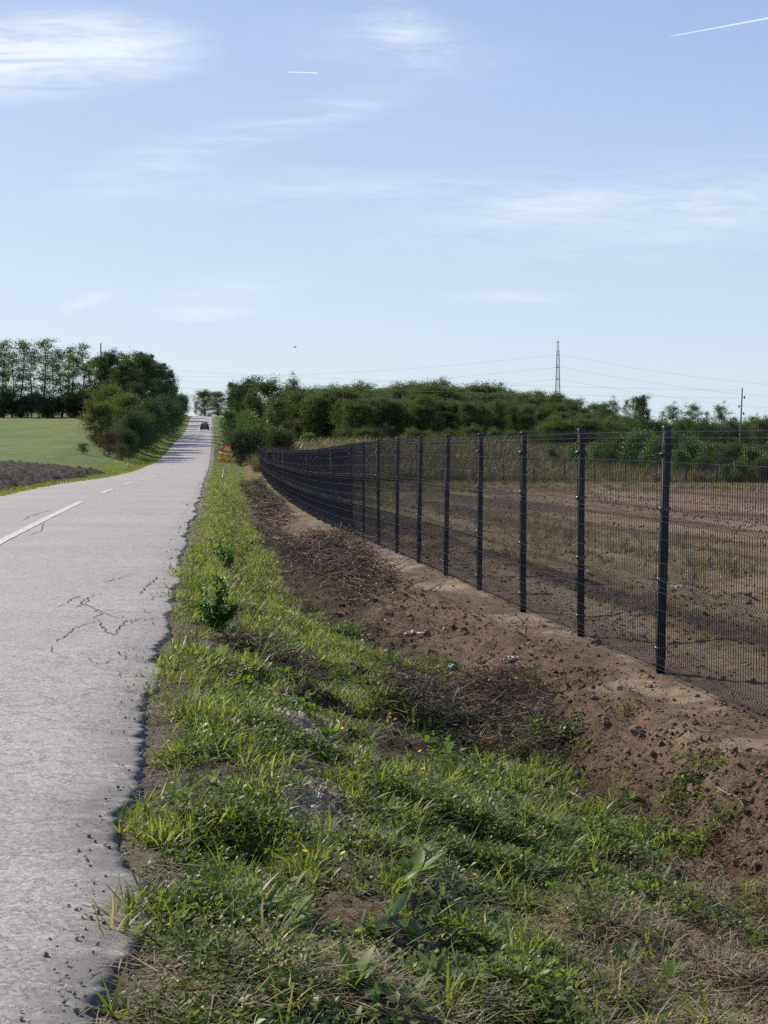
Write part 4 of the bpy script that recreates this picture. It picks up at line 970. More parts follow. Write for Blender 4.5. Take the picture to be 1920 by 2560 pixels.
# ------------------------------------------------------------------ trees
def tree_data(seed, H, base, rad, nl, nleaf, leaf, lm, shape='round', clump=.5, trunk_r=.12, stems=1, up=.5, name='tree', cl_keep=1.):
    r = np.random.default_rng(seed); tb = B(); centres = []
    def prof(t):
        if shape == 'round': return np.sin(np.pi*np.clip(.12+.80*t, 0, 1))**.7
        if shape == 'column': return (.55+.45*np.sin(np.pi*t))*(1-.5*t**4)
        if shape == 'bush': return np.sqrt(np.clip(1-t**2.2, 0, 1))
        if shape == 'spread': return .35+.75*np.sin(np.pi*np.clip(t*.75+.15, 0, 1))
        return 1-.8*t
    for sidx in range(stems):
        a0 = r.uniform(0, 6.28); off = np.array([math.cos(a0), math.sin(a0), 0])*(0 if stems == 1 else rad*.35*r.uniform(.3, 1))
        n = 8; zt = np.linspace(0, H*(.93 if stems == 1 else r.uniform(.75, .93)), n); wob = np.cumsum(r.normal(0, .018*H, (n, 2)), 0)*.5; wob -= wob[0]
        P = np.stack([off[0]*(.2+.8*zt/H*1.2)+wob[:, 0], off[1]*(.2+.8*zt/H*1.2)+wob[:, 1], zt], 1); P[0, 2] = -.3
        tr = trunk_r*(1-.86*zt/H)*(1 if stems == 1 else .7); tb.tube(P, tr, 6, True)
        for i in range(max(3, nl//stems)):
            t = (i+r.uniform(.1, .9))/max(3, nl//stems); z = (base+(.95-base)*t)*H
            k = np.interp(z, zt, np.arange(n)); p0 = np.array([np.interp(z, zt, P[:, c]) for c in range(3)])
            az = i*2.4+r.uniform(-.6, .6); L_ = rad*prof(t)*r.uniform(.55, 1.12)
            tilt = up*r.uniform(.5, 1.4); d = np.array([math.cos(az), math.sin(az), tilt]); d /= np.linalg.norm(d)
            Q = [p0]
            for s_ in range(4): d = d+r.normal(0, .13, 3); d[2] += .03; d /= np.linalg.norm(d); Q.append(Q[-1]+d*L_/4)
            Q = np.array(Q); br = np.interp(z, zt, tr)*.5
            tb.tube(Q, np.linspace(max(br, .018), .012, 5), 3, False)
            for s_ in range(3):
                centres.append((Q[2+s_]+r.normal(0, .12*rad, 3)*[1, 1, .6], .75+.25*s_))
            for q in range(2):
                kk = r.integers(1, 4); d2 = d+r.normal(0, .7, 3); d2 /= np.linalg.norm(d2); e = Q[kk]+d2*L_*.42
                tb.tube([Q[kk], (Q[kk]+e)/2+r.normal(0, .05, 3), e], [.02, .014, .008], 3, False); centres.append((e, .9)); centres.append(((Q[kk]+e)/2, .6))
    cs = np.array([c_[0] for c_ in centres]); ww = np.array([c_[1] for c_ in centres])
    kp = r.uniform(0, 1, len(cs)) < cl_keep; cs = cs[kp]; ww = ww[kp]
    pick = r.choice(len(cs), nleaf, p=ww/ww.sum()); cc = cs[pick]; ct = r.uniform(-.22, .22, len(cs))[pick]
    sg = clump*(.6+.7*r.uniform(0, 1, len(cs)))[pick]
    pos = cc+r.normal(0, 1, (nleaf, 3))*np.stack([sg, sg, sg*.62], 1); pos[:, 2] = np.maximum(pos[:, 2], .05)
    # each leaf spray: a bent diamond of two triangles
    n_ = r.normal(0, 1, (nleaf, 3)); n_[:, 2] = np.abs(n_[:, 2])+.35; n_ /= np.linalg.norm(n_, axis=1)[:, None]
    a = np.cross(n_, r.normal(0, 1, (nleaf, 3))); a /= np.linalg.norm(a, axis=1)[:, None]; b_ = np.cross(n_, a)
    s_ = leaf*r.uniform(.55, 1.35, nleaf)[:, None]; w_ = s_*r.uniform(.35, .6, nleaf)[:, None]
    V = np.stack([pos-a*s_, pos-b_*w_+n_*s_*.12, pos+a*s_-n_*s_*.2, pos+b_*w_+n_*s_*.12], 1).reshape(-1, 3)
    k = np.arange(nleaf)[:, None]*4
    T = np.concatenate([k+[[0, 1, 3]], k+[[1, 2, 3]]])
    tint = np.repeat(np.clip(.45+ct+r.uniform(-.3, .3, nleaf), 0, 1), 4)
    crown = mesh(name+'_crown', V, [T], [lm], {'tint': tint})
    return tb.data(name+'_trunk', m_bark, True), crown
def tree(data, x, y, z, s=1., rz=None, name='tree', label='', cat='tree', group=None, sz=None):
    e = empty(name, (x, y, z), U_(0, 6.28) if rz is None else rz); e.scale = (s, s, sz or s)
    link('trunk', data[0], e); link('crown', data[1], e)
    return tag(e, label, cat, group)

thin = [tree_data(100+k, 13, .26, 2.2, 22, 3600, .125, m_tree, 'column', .42, .15, 1, .75, 'thin_tree', .8) for k in range(4)]
oak = [tree_data(120+k, 11, .06, 4.0, 30, 16000, .15, m_tree_dark, 'round', .50, .2, 2, .8, 'dense_tree', .85) for k in range(2)]
olive = [tree_data(130+k, 7.5, .02, 3.3, 48, 15000, .13, m_tree_olive, 'round', .50, .14, 3, .5, 'olive_tree') for k in range(2)]
wood = [tree_data(140+k, 10.5, .03, 3.0, 44, 13000, .135, mt_, 'spread', .52, .14, 2, .7, 'wood_tree') for k, mt_ in enumerate((m_tree_haze, m_tree, m_tree_haze, m_tree_haze))]
light = [tree_data(150+k, 9, .22, 2.4, 28, 4600, .125, m_tree, 'round', .42, .12, 1, .6, 'light_tree', .75) for k in range(2)]
bush = [tree_data(160+k, 3.6, .02, 2.6, 44, 12000, .095, mt_, 'bush', .40, .06, 5, .5, 'bush') for k, mt_ in enumerate((m_tree_dark, m_tree_green, m_tree))]
redb = tree_data(170, 3.2, .02, 2.0, 44, 8500, .07, m_bush_red, 'bush', .32, .05, 6, .6, 'bush')
brownb = tree_data(171, 2.8, .02, 2.0, 44, 5500, .06, m_bush_brown, 'bush', .34, .05, 6, .6, 'bush', .8)

ORD = ['first', 'second', 'third', 'fourth', 'fifth', 'sixth', 'seventh', 'eighth', 'ninth', 'tenth', 'eleventh', 'twelfth', 'thirteenth', 'fourteenth', 'fifteenth', 'sixteenth', 'seventeenth', 'eighteenth', 'nineteenth', 'twentieth']
ORD += ['twenty '+w_ for w_ in ORD[:9]]+['thirtieth']+['thirty '+w_ for w_ in ORD[:9]]+['fortieth']+['forty '+w_ for w_ in ORD[:9]]
ORD[20:29] = ['twenty-'+w_ for w_ in ORD[:9]]; ORD[30:39] = ['thirty-'+w_ for w_ in ORD[:9]]; ORD[40:49] = ['forty-'+w_ for w_ in ORD[:9]]
def put(data, pxx, top, Y, name, label, cat='tree', group=None, H=None, sxy=1., rz=None, zz=None):
    """stand a tree at distance Y so that its top meets the given pixel row"""
    x, y, zt = ray(pxx, top, Y); z = gz(x, y) if zz is None else zz
    h = (zt-z)/H; return tree(data, x, y, z-.05, h*sxy, rz, name, label, cat, group, sz=h)
# row of thin trees behind the meadow
sorted_ = sorted
for i, (px_, tp) in enumerate(sorted_([(5, 850), (48, 852), (105, 848), (128, 900), (152, 875), (168, 868), (205, 862), (232, 905), (262, 880), (305, 885), (325, 890), (76, 880), (-12, 862), (185, 890), (28, 885), (245, 895)])):
    put(thin[i % 4], px_, tp-8, 252+5*(i % 3), 'thin_tree', ORD[i]+' from the left in the row of thin see-through trees behind the meadow', 'tree', 'row of thin trees behind the meadow', H=13.0, sxy=1.0+.3*U_())
for i in range(4):
    put(thin[i], -50-60*i, 860+10*(i % 2), 255, 'thin_tree', ORD[i]+' thin tree beyond the left end of the row behind the meadow', 'tree', 'row of thin trees behind the meadow', H=13.0)
# dark hedge at their feet
for i, px_ in enumerate(range(-150, 300, 22)):
    put(bush[0 if i % 3 else 2], px_+U_(-6, 6), 1003-(i % 4)*6-(14 if px_ > 200 else 0)+U_(-6, 6), 250+U_(-2, 2), 'hedge_bush', ORD[i]+' dark bush from the left in the hedge under the thin trees behind the meadow', 'bush', 'dark hedge under the thin trees', H=3.6, sxy=.85)
# trees along the left of the road
def putl(data, Y, off, top, name, label, cat='tree', H=11., sxy=1., group=None):
    x = float(Xr(Y))-W-off; z = gz(x, Y); pxx, _ = proj(x, Y, z); _, _, zt = ray(pxx, top, Y); h = (zt-z)/H
    return tree(data, x, Y, z-.05, h*sxy, None, name, label, cat, group, sz=h)
putl(redb, 134, 3.6, 1078, 'reddish_bush', 'bush with reddish autumn leaves at the corner of the meadow', 'bush', 3.2, .8)
putl(brownb, 128, 5.4, 1108, 'brown_bush', 'half bare brownish bush left of the reddish one', 'bush', 2.8, 1.1)
putl(brownb, 131, 2.3, 1112, 'brown_bush', 'low brownish bush right of the reddish one by the verge', 'bush', 2.8, .9)
putl(olive[0], 150, 5.6, 1005, 'olive_shrub', 'large yellowish green shrub behind the reddish bush', 'tree', 7.5, .95)
putl(olive[1], 160, 4.0, 985, 'olive_shrub', 'olive green shrub right behind the large yellowish one', 'tree', 7.5, .9)
putl(olive[1], 175, 6.2, 962, 'olive_tree', 'taller olive tree rising behind the shrubs left of the road', 'tree', 7.5, .72)
putl(oak[0], 186, 4.2, 960, 'dense_tree', 'dark leafy tree nearest in the line left of the road', 'tree', 11, .70)
putl(oak[1], 205, 6.4, 905, 'dense_tree', 'dark tree with its rounded top behind the olive shrubs', 'tree', 11, .82)
putl(oak[0], 222, 5.4, 888, 'dense_tree', 'tallest dark tree of the dense clump left of the road', 'tree', 11, .80)
putl(oak[1], 240, 5.0, 892, 'dense_tree', 'dark tree right of the tallest one in the clump', 'tree', 11, .8)
putl(oak[0], 262, 4.4, 915, 'dense_tree', 'dark tree overhanging the road at the right edge of the clump', 'tree', 11, .85)
putl(oak[1], 228, 10.5, 885, 'dense_tree', 'dark tree at the left side of the dense clump beside the thin row', 'tree', 11, .8)
for i, Y in enumerate((290, 320, 350)):
    putl(oak[i % 2], Y, 3.8, (925, 950, 975)[i], 'dense_tree', ('dark tree behind the clump where the road climbs', 'dark roadside tree further up the climb', 'last dark tree on the left before the crest')[i], 'tree', 11, .7)
for i, Y in enumerate((138, 145, 152, 160, 168, 177, 186, 196, 207, 218, 230, 243, 257, 272, 288, 306, 325, 345, 366)):
    x = float(Xr(Y))-W-2.0-.6*U_(); z = gz(x, Y); h = U_(3.6, 5.6)*(.75 if i < 2 else 1.)/3.6
    tree(bush[0], x, Y, z-.25, h*.62, None, 'hedge_bush', ORD[i]+' dark bush, counted from the nearest, in the undergrowth left of the climbing road', 'bush', 'undergrowth along the left of the road', sz=h)
# right of the road
def putr(data, Y, off, top, name, label, cat='tree', H=11., sxy=1., group=None):
    x = float(Xr(Y))+off; z = gz(x, Y); pxx, _ = proj(x, Y, z); _, _, zt = ray(pxx, top, Y); h = (zt-z)/H
    return tree(data, x, Y, z-.05, h*sxy, None, name, label, cat, group, sz=h)
putr(oak[1], 232, 5.6, 950, 'dense_tree', 'dark tree standing right beside the climbing road above the warning sign', 'tree', 11, 1.0)
putr(wood[1], 215, 8.4, 940, 'leafy_tree', 'tallest tree just right of the one beside the climbing road', 'tree', 10.5, .95)
putr(oak[0], 265, 4.4, 962, 'dense_tree', 'tree close to the road edge a little below the crest', 'tree', 11, .8)
putr(bush[1], 245, 3.0, 1030, 'green_bush', 'small bright green bush at the road edge below the crest', 'bush', 3.6, .7)
putr(oak[1], 300, 5.0, 975, 'dense_tree', 'small tree on the right just before the crest', 'tree', 11, .8)
put(wood[1], 512, 973, 440, 'distant_tree', 'rounded hazy tree beyond the crest of the road', 'tree', H=10.5, sxy=1.35)
put(wood[2], 545, 980, 430, 'distant_tree', 'hazy tree beyond the crest right of the rounded one', 'tree', H=10.5, sxy=1.4)
put(light[0], 490, 1003, 450, 'distant_tree', 'small feathery tree just left of the road crest', 'tree', H=9., sxy=.8)
put(bush[0], 600, 1078, 163, 'dark_bush', 'dark rounded bush behind the warning sign', 'bush', H=3.6, sxy=.8)
put(bush[2], 645, 1070, 166, 'dark_bush', 'widest greyish green bush above the far end of the fence', 'bush', H=3.6, sxy=1.0)
put(bush[0], 700, 1078, 160, 'dark_bush', 'dark bush right of the widest greyish one', 'bush', H=3.6, sxy=.75)
put(olive[1], 612, 1030, 188, 'creeper_shrub', 'light olive shrub rising between the dark bushes above the sign', 'bush', H=7.5, sxy=.5)
put(bush[1], 635, 1045, 185, 'climbing_bush', 'green creeper covered bush leaning behind the dark bushes', 'bush', H=3.6, sxy=.5)
put(wood[0], 690, 1000, 200, 'shrub', 'leafy small tree between the bushes and the start of the wood', 'tree', H=10.5, sxy=1.1)
put(wood[1], 640, 985, 215, 'shrub', 'feathery small tree left of the wood above the bushes', 'tree', H=10.5, sxy=.9)
put(bush[1], 770, 1085, 205, 'green_bush', 'sunlit pale green bush at the foot of the wood', 'bush', H=3.6, sxy=1.0)
put(light[1], 735, 945, 255, 'light_tree', 'thin tree poking above the left part of the wood', 'tree', H=9, sxy=.7)
# the wood: two ranks of trees filling its outline
top_line = pchip([560, 640, 740, 830, 900, 980, 1060, 1150, 1230, 1310, 1390, 1450, 1520, 1560, 1640], [960, 972, 965, 962, 968, 962, 957, 960, 966, 978, 992, 1010, 1026, 1040, 1062])
cnt_ = [0, 0, 0]
i = 0
for rank, (Y, stp) in enumerate(((215, 21), (235, 21), (262, 24))):
    for px_ in np.arange((860, 720, 700)[rank]+9*rank, 1580, stp*1.0):
        pxx = px_+U_(-9, 9); tp = float(top_line(pxx))+(36, 15, 0)[rank]+U_(-9, 11)
        x, y, zt = ray(pxx, tp, Y+U_(-6, 6)+.012*(pxx-700)); z = gz(x, y); h = (zt-z)/10.5
        tree(wood[i % 4], x, y, z-.1, max(h, .35)*(.85+.45*U_()), None, 'wood_tree', ORD[cnt_[rank]]+(' tree from the left in the front rank of the dense wood', ' tree from the left in the middle rank of the dense wood', ' tree from the left along the back skyline of the dense wood')[rank], 'tree', ('front rank of the wood', 'middle rank of the wood', 'back rank of the wood')[rank], sz=max(h, .35))
        i += 1; cnt_[rank] += 1
for k_, px_ in enumerate(range(890, 1330, 26)):
    put(bush[0 if px_ % 4 else 2], px_+U_(-8, 8), 1075+U_(-6, 10), 207+U_(-3, 3), 'undergrowth_bush', ORD[k_]+' dark bush from the left at the foot of the wood', 'bush', 'bushes at the foot of the wood', H=3.6, sxy=.9)
for k_, (pxx, tp, Y, dt, hh_, lab, s_) in enumerate([
    (1512, 1006, 205, light[0], 9, 'loose light tree where the wood drops away', 1.0), (1535, 1000, 210, light[1], 9, 'second loose tree right of the end of the wood', .8), (1563, 995, 225, thin[0], 13, 'thin pale tree left of the dark rounded one', .8),
    (1590, 992, 222, light[0], 9, 'airy tree behind the dark rounded one', .8), (1610, 994, 200, oak[0], 11, 'dark rounded tree standing alone against the sky at the right', .62), (1655, 1025, 230, thin[2], 13, 'tiny thin tree right of the dark rounded one', .9),
    (1685, 1013, 215, light[1], 9, 'pale wide tree midway between the dark rounded tree and the pole', 1.1), (1732, 1010, 205, light[0], 9, 'leafy tree left of the last tree before the pole', 1.0), (1765, 1025, 225, thin[1], 13, 'thin small tree between two leafy ones near the pole', .9),
    (1805, 1012, 195, light[1], 9, 'last leafy tree left of the leaning pole', .9), (1835, 1042, 215, light[0], 9, 'low tree at the foot of the leaning pole', .9), (1885, 1040, 190, light[1], 9, 'light tree right of the leaning pole', 1.0),
    (1912, 1045, 170, olive[0], 7.5, 'olive tree at the right edge of the photo', .8), (1960, 1030, 190, oak[1], 11, 'dark tree just outside the right edge', .9)]):
    put(dt, pxx, tp, Y, 'skyline_tree', lab, 'tree', H=hh_, sxy=s_)
# scrub between: dark far hedge then bright leafy bushes near the plot
for k_, px_ in enumerate(range(1350, 2080, 34)):
    put(bush[2 if k_ % 2 else 0], px_+U_(-8, 8), 1062+U_(-10, 10), 182+U_(-4, 4), 'scrub_bush', ORD[k_]+' dark bush from the left in the far hedge under the skyline trees', 'bush', 'far hedge at the right', H=3.6, sxy=.8)
sc_ = [(1500, 1112, 150), (1545, 1098, 148), (1590, 1085, 146), (1640, 1100, 142), (1690, 1092, 140), (1735, 1106, 138), (1780, 1110, 136), (1700, 1130, 133), (1760, 1145, 131), (1830, 1115, 133), (1880, 1125, 130), (1850, 1155, 128), (1910, 1150, 127), (1960, 1110, 128), (1810, 1165, 128.5), (1440, 1118, 152), (1380, 1125, 154)]
sc_.sort()
for k_, (px_, tp, Y) in enumerate(sc_):
    put(bush[1 if k_ % 3 else 2], px_, tp, Y, 'leafy_bush', ORD[k_]+' bright leafy bush from the left in the thicket behind the distant fence', 'bush', 'leafy thicket behind the distant fence', H=3.6, sxy=.62 if tp > 1120 else .8)

# ------------------------------------------------------------------ plants and things close by
def shrub(px_, py_, hgt, wid, n, lm, label, nm='green_shrub', cat='shrub', ln=.035):
    x, y, z = at(px_, py_); e = tag(empty(nm, (x, y, z)), label, cat); r = np.random.default_rng(int(px_)); b = B(); sb = B()
    for s_ in range(12):
        a = r.uniform(0, 6.28); q = wid*math.sqrt(r.uniform())*.9; hh_ = hgt*r.uniform(.55, 1.05)*(1-.35*q/wid)
        P = np.array([(0, 0, 0), (q*.5*math.cos(a), q*.5*math.sin(a), hh_*.45), (q*math.cos(a)*1.15, q*math.sin(a)*1.15, hh_*r.uniform(.8, 1.15))]); t = np.linspace(0, 1, 7)[:, None]
        Pc = (1-t)**2*P[0]+2*t*(1-t)*P[1]+t*t*P[2]; sb.tube(Pc, np.linspace(.004, .0012, 7), 4, False, tint=.5)
        for k in range(n//12):
            tt = r.uniform(.2, 1)**.8; p = Pc[min(6, int(tt*6.99))]+r.normal(0, .018, 3)
            leaf_geo(b, p, r.uniform(0, 6.28), ln*r.uniform(.6, 1.3), ln*.34*r.uniform(.8, 1.3), r.uniform(.3, 1.6), r.uniform(0, .8), r.uniform(0, 1), 3, .9)
    sb.obj('stem', m_twig, e); tag(b.obj('foliage', lm, e), kind='stuff')
    return e
shrub(537, 1590, .50, .18, 800, m_tree_green, 'larger of the two leafy green shrubs at the road edge', ln=.045)
shrub(563, 1440, .50, .17, 520, m_tree_green, 'smaller leafy green shrub farther up the road edge', ln=.05)
shrub(1360, 1860, .22, .22, 500, m_clover, 'patch of bramble leaves over the twigs at the foot of the bank', 'bramble', 'bramble', .032)
def plantobj(b, nm, leafm, px_, py_, label, cat='plant', rz=0., part='leaf', s=1.):
    x, y, z = at(px_, py_); e = tag(empty(nm, (x, y, z), rz), label, cat); e.scale = (s, s, s)
    return e
def leafy(nm, px_, py_, n, ln, wd, label, mt, lean=(.3, 1.1), segs=6, cat='weed', shape=1.25, wave=.05):
    e = plantobj(None, nm, mt, px_, py_, label, cat)
    for k in range(n):
        b = B(); leaf_geo(b, (0, 0, 0), k*2.4+U_(-.3, .3), ln*U_(.65, 1.1), wd*U_(.75, 1.2), U_(*lean), U_(.2, .9), U_(.2, 1), segs, shape, wave); b.obj('leaf', mt, e)
    return e
leafy('dock_plant', 1025, 2210, 11, .20, .028, 'large dark green dock plant in the lower middle of the verge', m_weed)
leafy('dock_plant', 985, 2060, 9, .16, .024, 'broad leaved plant right of the gravel heap', m_weed)
leafy('dock_plant', 720, 2330, 9, .15, .026, 'broad leaved plant low down near the asphalt edge', m_weed)
leafy('dock_plant', 600, 2130, 10, .13, .018, 'spreading weed beside the dark hole in the verge', m_weed)
leafy('dock_plant', 1345, 2480, 8, .17, .040, 'big rounded bright leaves near the bottom edge right of the middle', m_tree_green, (.5, 1.2), 6, 'weed', .9)
leafy('dock_plant', 1235, 2000, 6, .16, .020, 'upright plant with pointed yellow green leaves below the brush heap', m_tree_green, (.1, .8))
leafy('dock_plant', 815, 1850, 7, .14, .020, 'bright pointed leaves beside the pale gravel heap', m_tree_green, (.2, 1.))
leafy('dock_plant', 880, 2500, 10, .15, .022, 'leafy weed at the bottom edge left of the middle', m_weed)
leafy('dock_plant', 1670, 2480, 8, .13, .016, 'narrow leaved seedling on the dry ground at the lower right', m_tree_green, (.2, 1.))
leafy('seedling', 1575, 2000, 7, .10, .014, 'pale green seedling at the foot of the bank', m_tree_green, (.4, 1.2))
def tuft(px_, py_, n, h, wd, label, mt=None, nm='grass_tuft', lean=.6):
    b = grass_clump(n, h, .03, wd, lean, 6, .05); x, y, z = at(px_, py_)
    o = b.obj(nm, mt or m_grass); o.location = (x, y, z); tag(o, label, 'grass tuft')
tuft(1870, 2245, 34, .20, .0042, 'bright yellow green grass tuft at the right edge', m_grass)
tuft(1110, 2550, 40, .24, .0036, 'tall yellow green grass tuft at the bottom edge', m_grass)
tuft(1090, 2130, 30, .20, .003, 'fine upright tuft right of the dark dock plant', m_grass)
tuft(610, 1770, 40, .17, .0032, 'sunlit tuft just above the pale gravel heap', m_grass)
tuft(1375, 1925, 40, .20, .003, 'drooping grey green tuft at the right end of the brush heap', m_pale_leaf, lean=1.2)
tuft(330, 2310, 9, .17, .007, 'wide bladed grass growing over the asphalt edge', m_grass, lean=1.1)
tuft(300, 2540, 14, .18, .007, 'wide bladed grass at the bottom left beside the asphalt', m_grass, lean=1.)
tuft(720, 1860, 22, .13, .003, 'small tuft below the pale gravel heap', m_grass)
# a tall single stalk
x, y, z = at(800, 2180); b = B(); P = np.array([(0, 0, 0), (.012, .0, .2), (.04, .01, .42), (.05, .02, .56)]); b.tube(P, [.0022, .002, .0016, .001], 5)
e = tag(empty('grass_stalk', (x, y, z)), 'tall single grass stalk with a hanging leaf beside the gravel', 'grass stalk'); b.obj('stalk', m_grass, e)
b = B(); blade_geo(b, (.012, 0, .19), 2.8, .17, .0065, .3, 2.6, .3, 8); b.obj('leaf', m_pale_leaf, e)
# yellow flowers
m_flower = mat('yellow_petal', (.75, .52, .02), .6, .3)
fl = [(851, 1835), (852, 1812), (815, 1850), (855, 1850), (925, 1915), (940, 1930), (1050, 1905), (1058, 1955), (795, 2182), (858, 2190), (762, 2180), (1205, 2255), (835, 1750), (700, 1742), (1185, 2235), (1035, 1830)]
b = B()
for k in range(9):
    a = k*.698; b.add([(0, 0, .002), (.008*math.cos(a-.3), .008*math.sin(a-.3), .004), (.016*math.cos(a), .016*math.sin(a), .005), (.008*math.cos(a+.3), .008*math.sin(a+.3), .004)], Q=[(0, 1, 2, 3)])
b.tube([(0, 0, -.001), (0, 0, .004)], [.004, .003], 6); FLW = b.data('flower_head', m_flower); b = B(); b.tube([(0, 0, 0), (.004, .003, .05), (0, 0, .1)], [.0012, .001, .001], 4, False, tint=.3); FST = b.data('flower_stem', m_grass)
fl.sort(key=lambda q: -q[1])
for k_, (px_, py_) in enumerate(fl):
    x, y, z = at(px_, py_+14); e = tag(empty('yellow_flower', (x, y, z), U_(0, 6)), ORD[k_]+' small yellow flower in the verge, counted from the bottom upwards', 'flower', 'yellow flowers in the grass'); link('flower_stem', FST, e); link('flower_head', FLW, e, (0, 0, .1), (U_(-.5, .5), U_(-.5, .5)-.2, 0))
# orange leaves of the bramble by the brush heap
def leafbits(px_, py_, r, n, mt, label, nm='autumn_leaves', h=.12, ln=.04):
    x, y, z = at(px_, py_); b = B()
    for _ in range(n):
        a = U_(0, 6.28); q = r*math.sqrt(U_()); leaf_geo(b, (q*math.cos(a), q*math.sin(a), U_(.02, h)), U_(0, 6.28), ln*U_(.7, 1.3), ln*.4, U_(.6, 1.6), U_(0, .6), U_(0, 1), 3, .8)
    o = b.obj(nm, mt); o.location = (x, y, z); tag(o, label, 'leaves')
leafbits(1213, 1880, .05, 9, m_orange, 'bright orange leaves at the left side of the brush heap')
leafbits(1260, 1850, .13, 26, m_bush_red, 'brownish red bramble leaves on the brush heap')
leafbits(1441, 2086, .02, 5, m_orange, 'single cluster of orange leaves beside the white litter', ln=.03)
leafbits(975, 1830, .03, 6, m_orange, 'small yellow orange leaves in the grass left of the brush heap', ln=.03)
leafbits(1010, 1505, .2, 20, m_deadleaf, 'brown leaves caught in the long brush pile')

# brush piles of cut branches
def brush(poly, n, ln, rad, h, label, seed, leaf_n=0, tint=(0, 1)):
    r = np.random.default_rng(seed); b = B(); lb = B(); P_ = [at(*p) for p in poly]; P_ = np.array([(p[0], p[1]) for p in P_])
    x0, y0 = P_.mean(0); e = tag(empty('brush_pile', (x0, y0, gz(x0, y0))), label, 'brush pile'); zb_ = e.location.z
    mn, mx2 = P_.min(0), P_.max(0); cnt = 0
    def inside(x, y):
        c = False; j = len(P_)-1
        for i in range(len(P_)):
            if (P_[i, 1] > y) != (P_[j, 1] > y) and x < (P_[j, 0]-P_[i, 0])*(y-P_[i, 1])/(P_[j, 1]-P_[i, 1])+P_[i, 0]: c = not c
            j = i
        return c
    px2 = []; 
    while len(px2) < n:
        x, y = r.uniform(*[mn[0], mx2[0]]), r.uniform(*[mn[1], mx2[1]])
        if inside(x, y): px2.append((x, y))
    px2 = np.array(px2); zz = terrain(px2[:, 0], px2[:, 1])
    for k in range(n):
        hk = h*(.35+.9*vn(px2[k, 0]*1.3, px2[k, 1]*1.3, seed)); p = np.array([px2[k, 0]-x0, px2[k, 1]-y0, zz[k]-zb_+hk*r.uniform(0, 1)]); a = r.uniform(0, 6.28)
        d = np.array([math.cos(a), math.sin(a), r.normal(.06, .26)]); d /= np.linalg.norm(d); l_ = ln*r.uniform(.35, 1.2); Q = [p-d*l_*.5]
        for q in range(5): d = d+r.normal(0, .16, 3); d /= np.linalg.norm(d); Q.append(Q[-1]+d*l_/5)
        tn = r.uniform(*tint)**1.15; rr = rad*r.uniform(.5, 1.4); Q = np.array(Q); b.tube(Q, np.linspace(rr, rr*.35, 6), 3, False, tint=tn)
        if r.uniform() < .7:
            kk = r.integers(1, 5); d2 = d+r.normal(0, .6, 3); d2 /= np.linalg.norm(d2); b.tube([Q[kk], Q[kk]+d2*l_*.2, Q[kk]+d2*l_*.36+r.normal(0, .01, 3)], [rr*.6, rr*.45, rr*.2], 3, False, tint=tn)
        if k < leaf_n: leaf_geo(lb, Q[3], r.uniform(0, 6.28), .03, .011, r.uniform(.5, 1.8), .4, r.uniform(0, 1), 2)
    tag(b.obj('branches', m_twig, e), kind='stuff')
    if leaf_n: tag(lb.obj('withered_leaves', m_deadleaf, e), kind='stuff')
brush([(700, 1400), (790, 1350), (900, 1400), (985, 1465), (950, 1510), (870, 1520), (770, 1450)], 2600, .42, .0058, .46, 'long pile of dark cut brush in the ditch left of the fence', 31, 900)
brush([(600, 1215), (650, 1215), (735, 1300), (700, 1335), (640, 1290)], 1300, .55, .013, .50, 'far brown brush pile in the ditch near the warning sign', 32, 500)
brush([(640, 1310), (720, 1330), (770, 1400), (720, 1420), (660, 1370)], 800, .40, .0055, .18, 'thin brown brush between the far pile and the long pile', 36, 300)
brush([(1010, 1720), (1180, 1690), (1330, 1730), (1400, 1850), (1390, 1930), (1250, 1900), (1100, 1840), (960, 1790)], 3400, .32, .0034, .27, 'near heap of grey brush and brambles at the foot of the bank', 33, 500, (0, 1))
brush([(560, 1595), (640, 1610), (790, 1700), (770, 1715), (640, 1650), (560, 1615)], 900, .42, .0036, .08, 'narrow strip of dark dead stalks lying diagonally across the verge', 34, 60)
brush([(960, 1540), (1060, 1550), (1150, 1560), (1020, 1620), (940, 1590)], 260, .25, .0022, .05, 'thin scatter of twigs between the long pile and the green tufts', 35, 160)
brush([(1560, 2330), (1920, 2260), (1900, 2560), (1500, 2520)], 900, .22, .0017, .04, 'dry stalks and rootlets strewn over the ground at the lower right', 37, 80, (.3, 1))

# single branches, roots and twigs
def branch(pp, rad, label, mt=None, nm='branch', side=2, up=0.01, seed=0, cat='branch'):
    """pp: photograph pixels with a height above the land for each"""
    Q = []
    for q in pp:
        x, y, z = at(q[0], q[1]+(0)); Q.append((x, y, z+up+(q[2] if len(q) > 2 else 0)))
    Q = np.array(Q); o0 = Q[0].copy(); t = np.linspace(0, len(Q)-1, 4*len(Q)); Qi = np.stack([np.interp(t, np.arange(len(Q)), Q[:, c]) for c in range(3)], 1)
    for _ in range(2): Qi[1:-1] = (Qi[:-2]+2*Qi[1:-1]+Qi[2:])/4
    r = np.random.default_rng(seed+7); Qi[:, 2] += r.normal(0, .002, len(Qi))
    b = B(); b.tube(Qi-o0, np.linspace(rad, rad*.4, len(Qi)), 6, tint=.6)
    o = b.obj(nm, mt or m_twig); o.location = o0; tag(o, label, cat)
    for s_ in range(side):
        k = int(len(Qi)*(.35+.3*s_)); d = r.normal(0, 1, 3); d[2] = abs(d[2])*.6; d /= np.linalg.norm(d); l_ = np.linalg.norm(Qi[-1]-Qi[0])*.25
        b = B(); b.tube([Qi[k]-o0, Qi[k]-o0+d*l_*.5, Qi[k]-o0+d*l_+r.normal(0, .01, 3)], [rad*.55, rad*.4, rad*.2], 5, tint=.6); c_ = b.obj('side_twig', mt or m_twig, o)
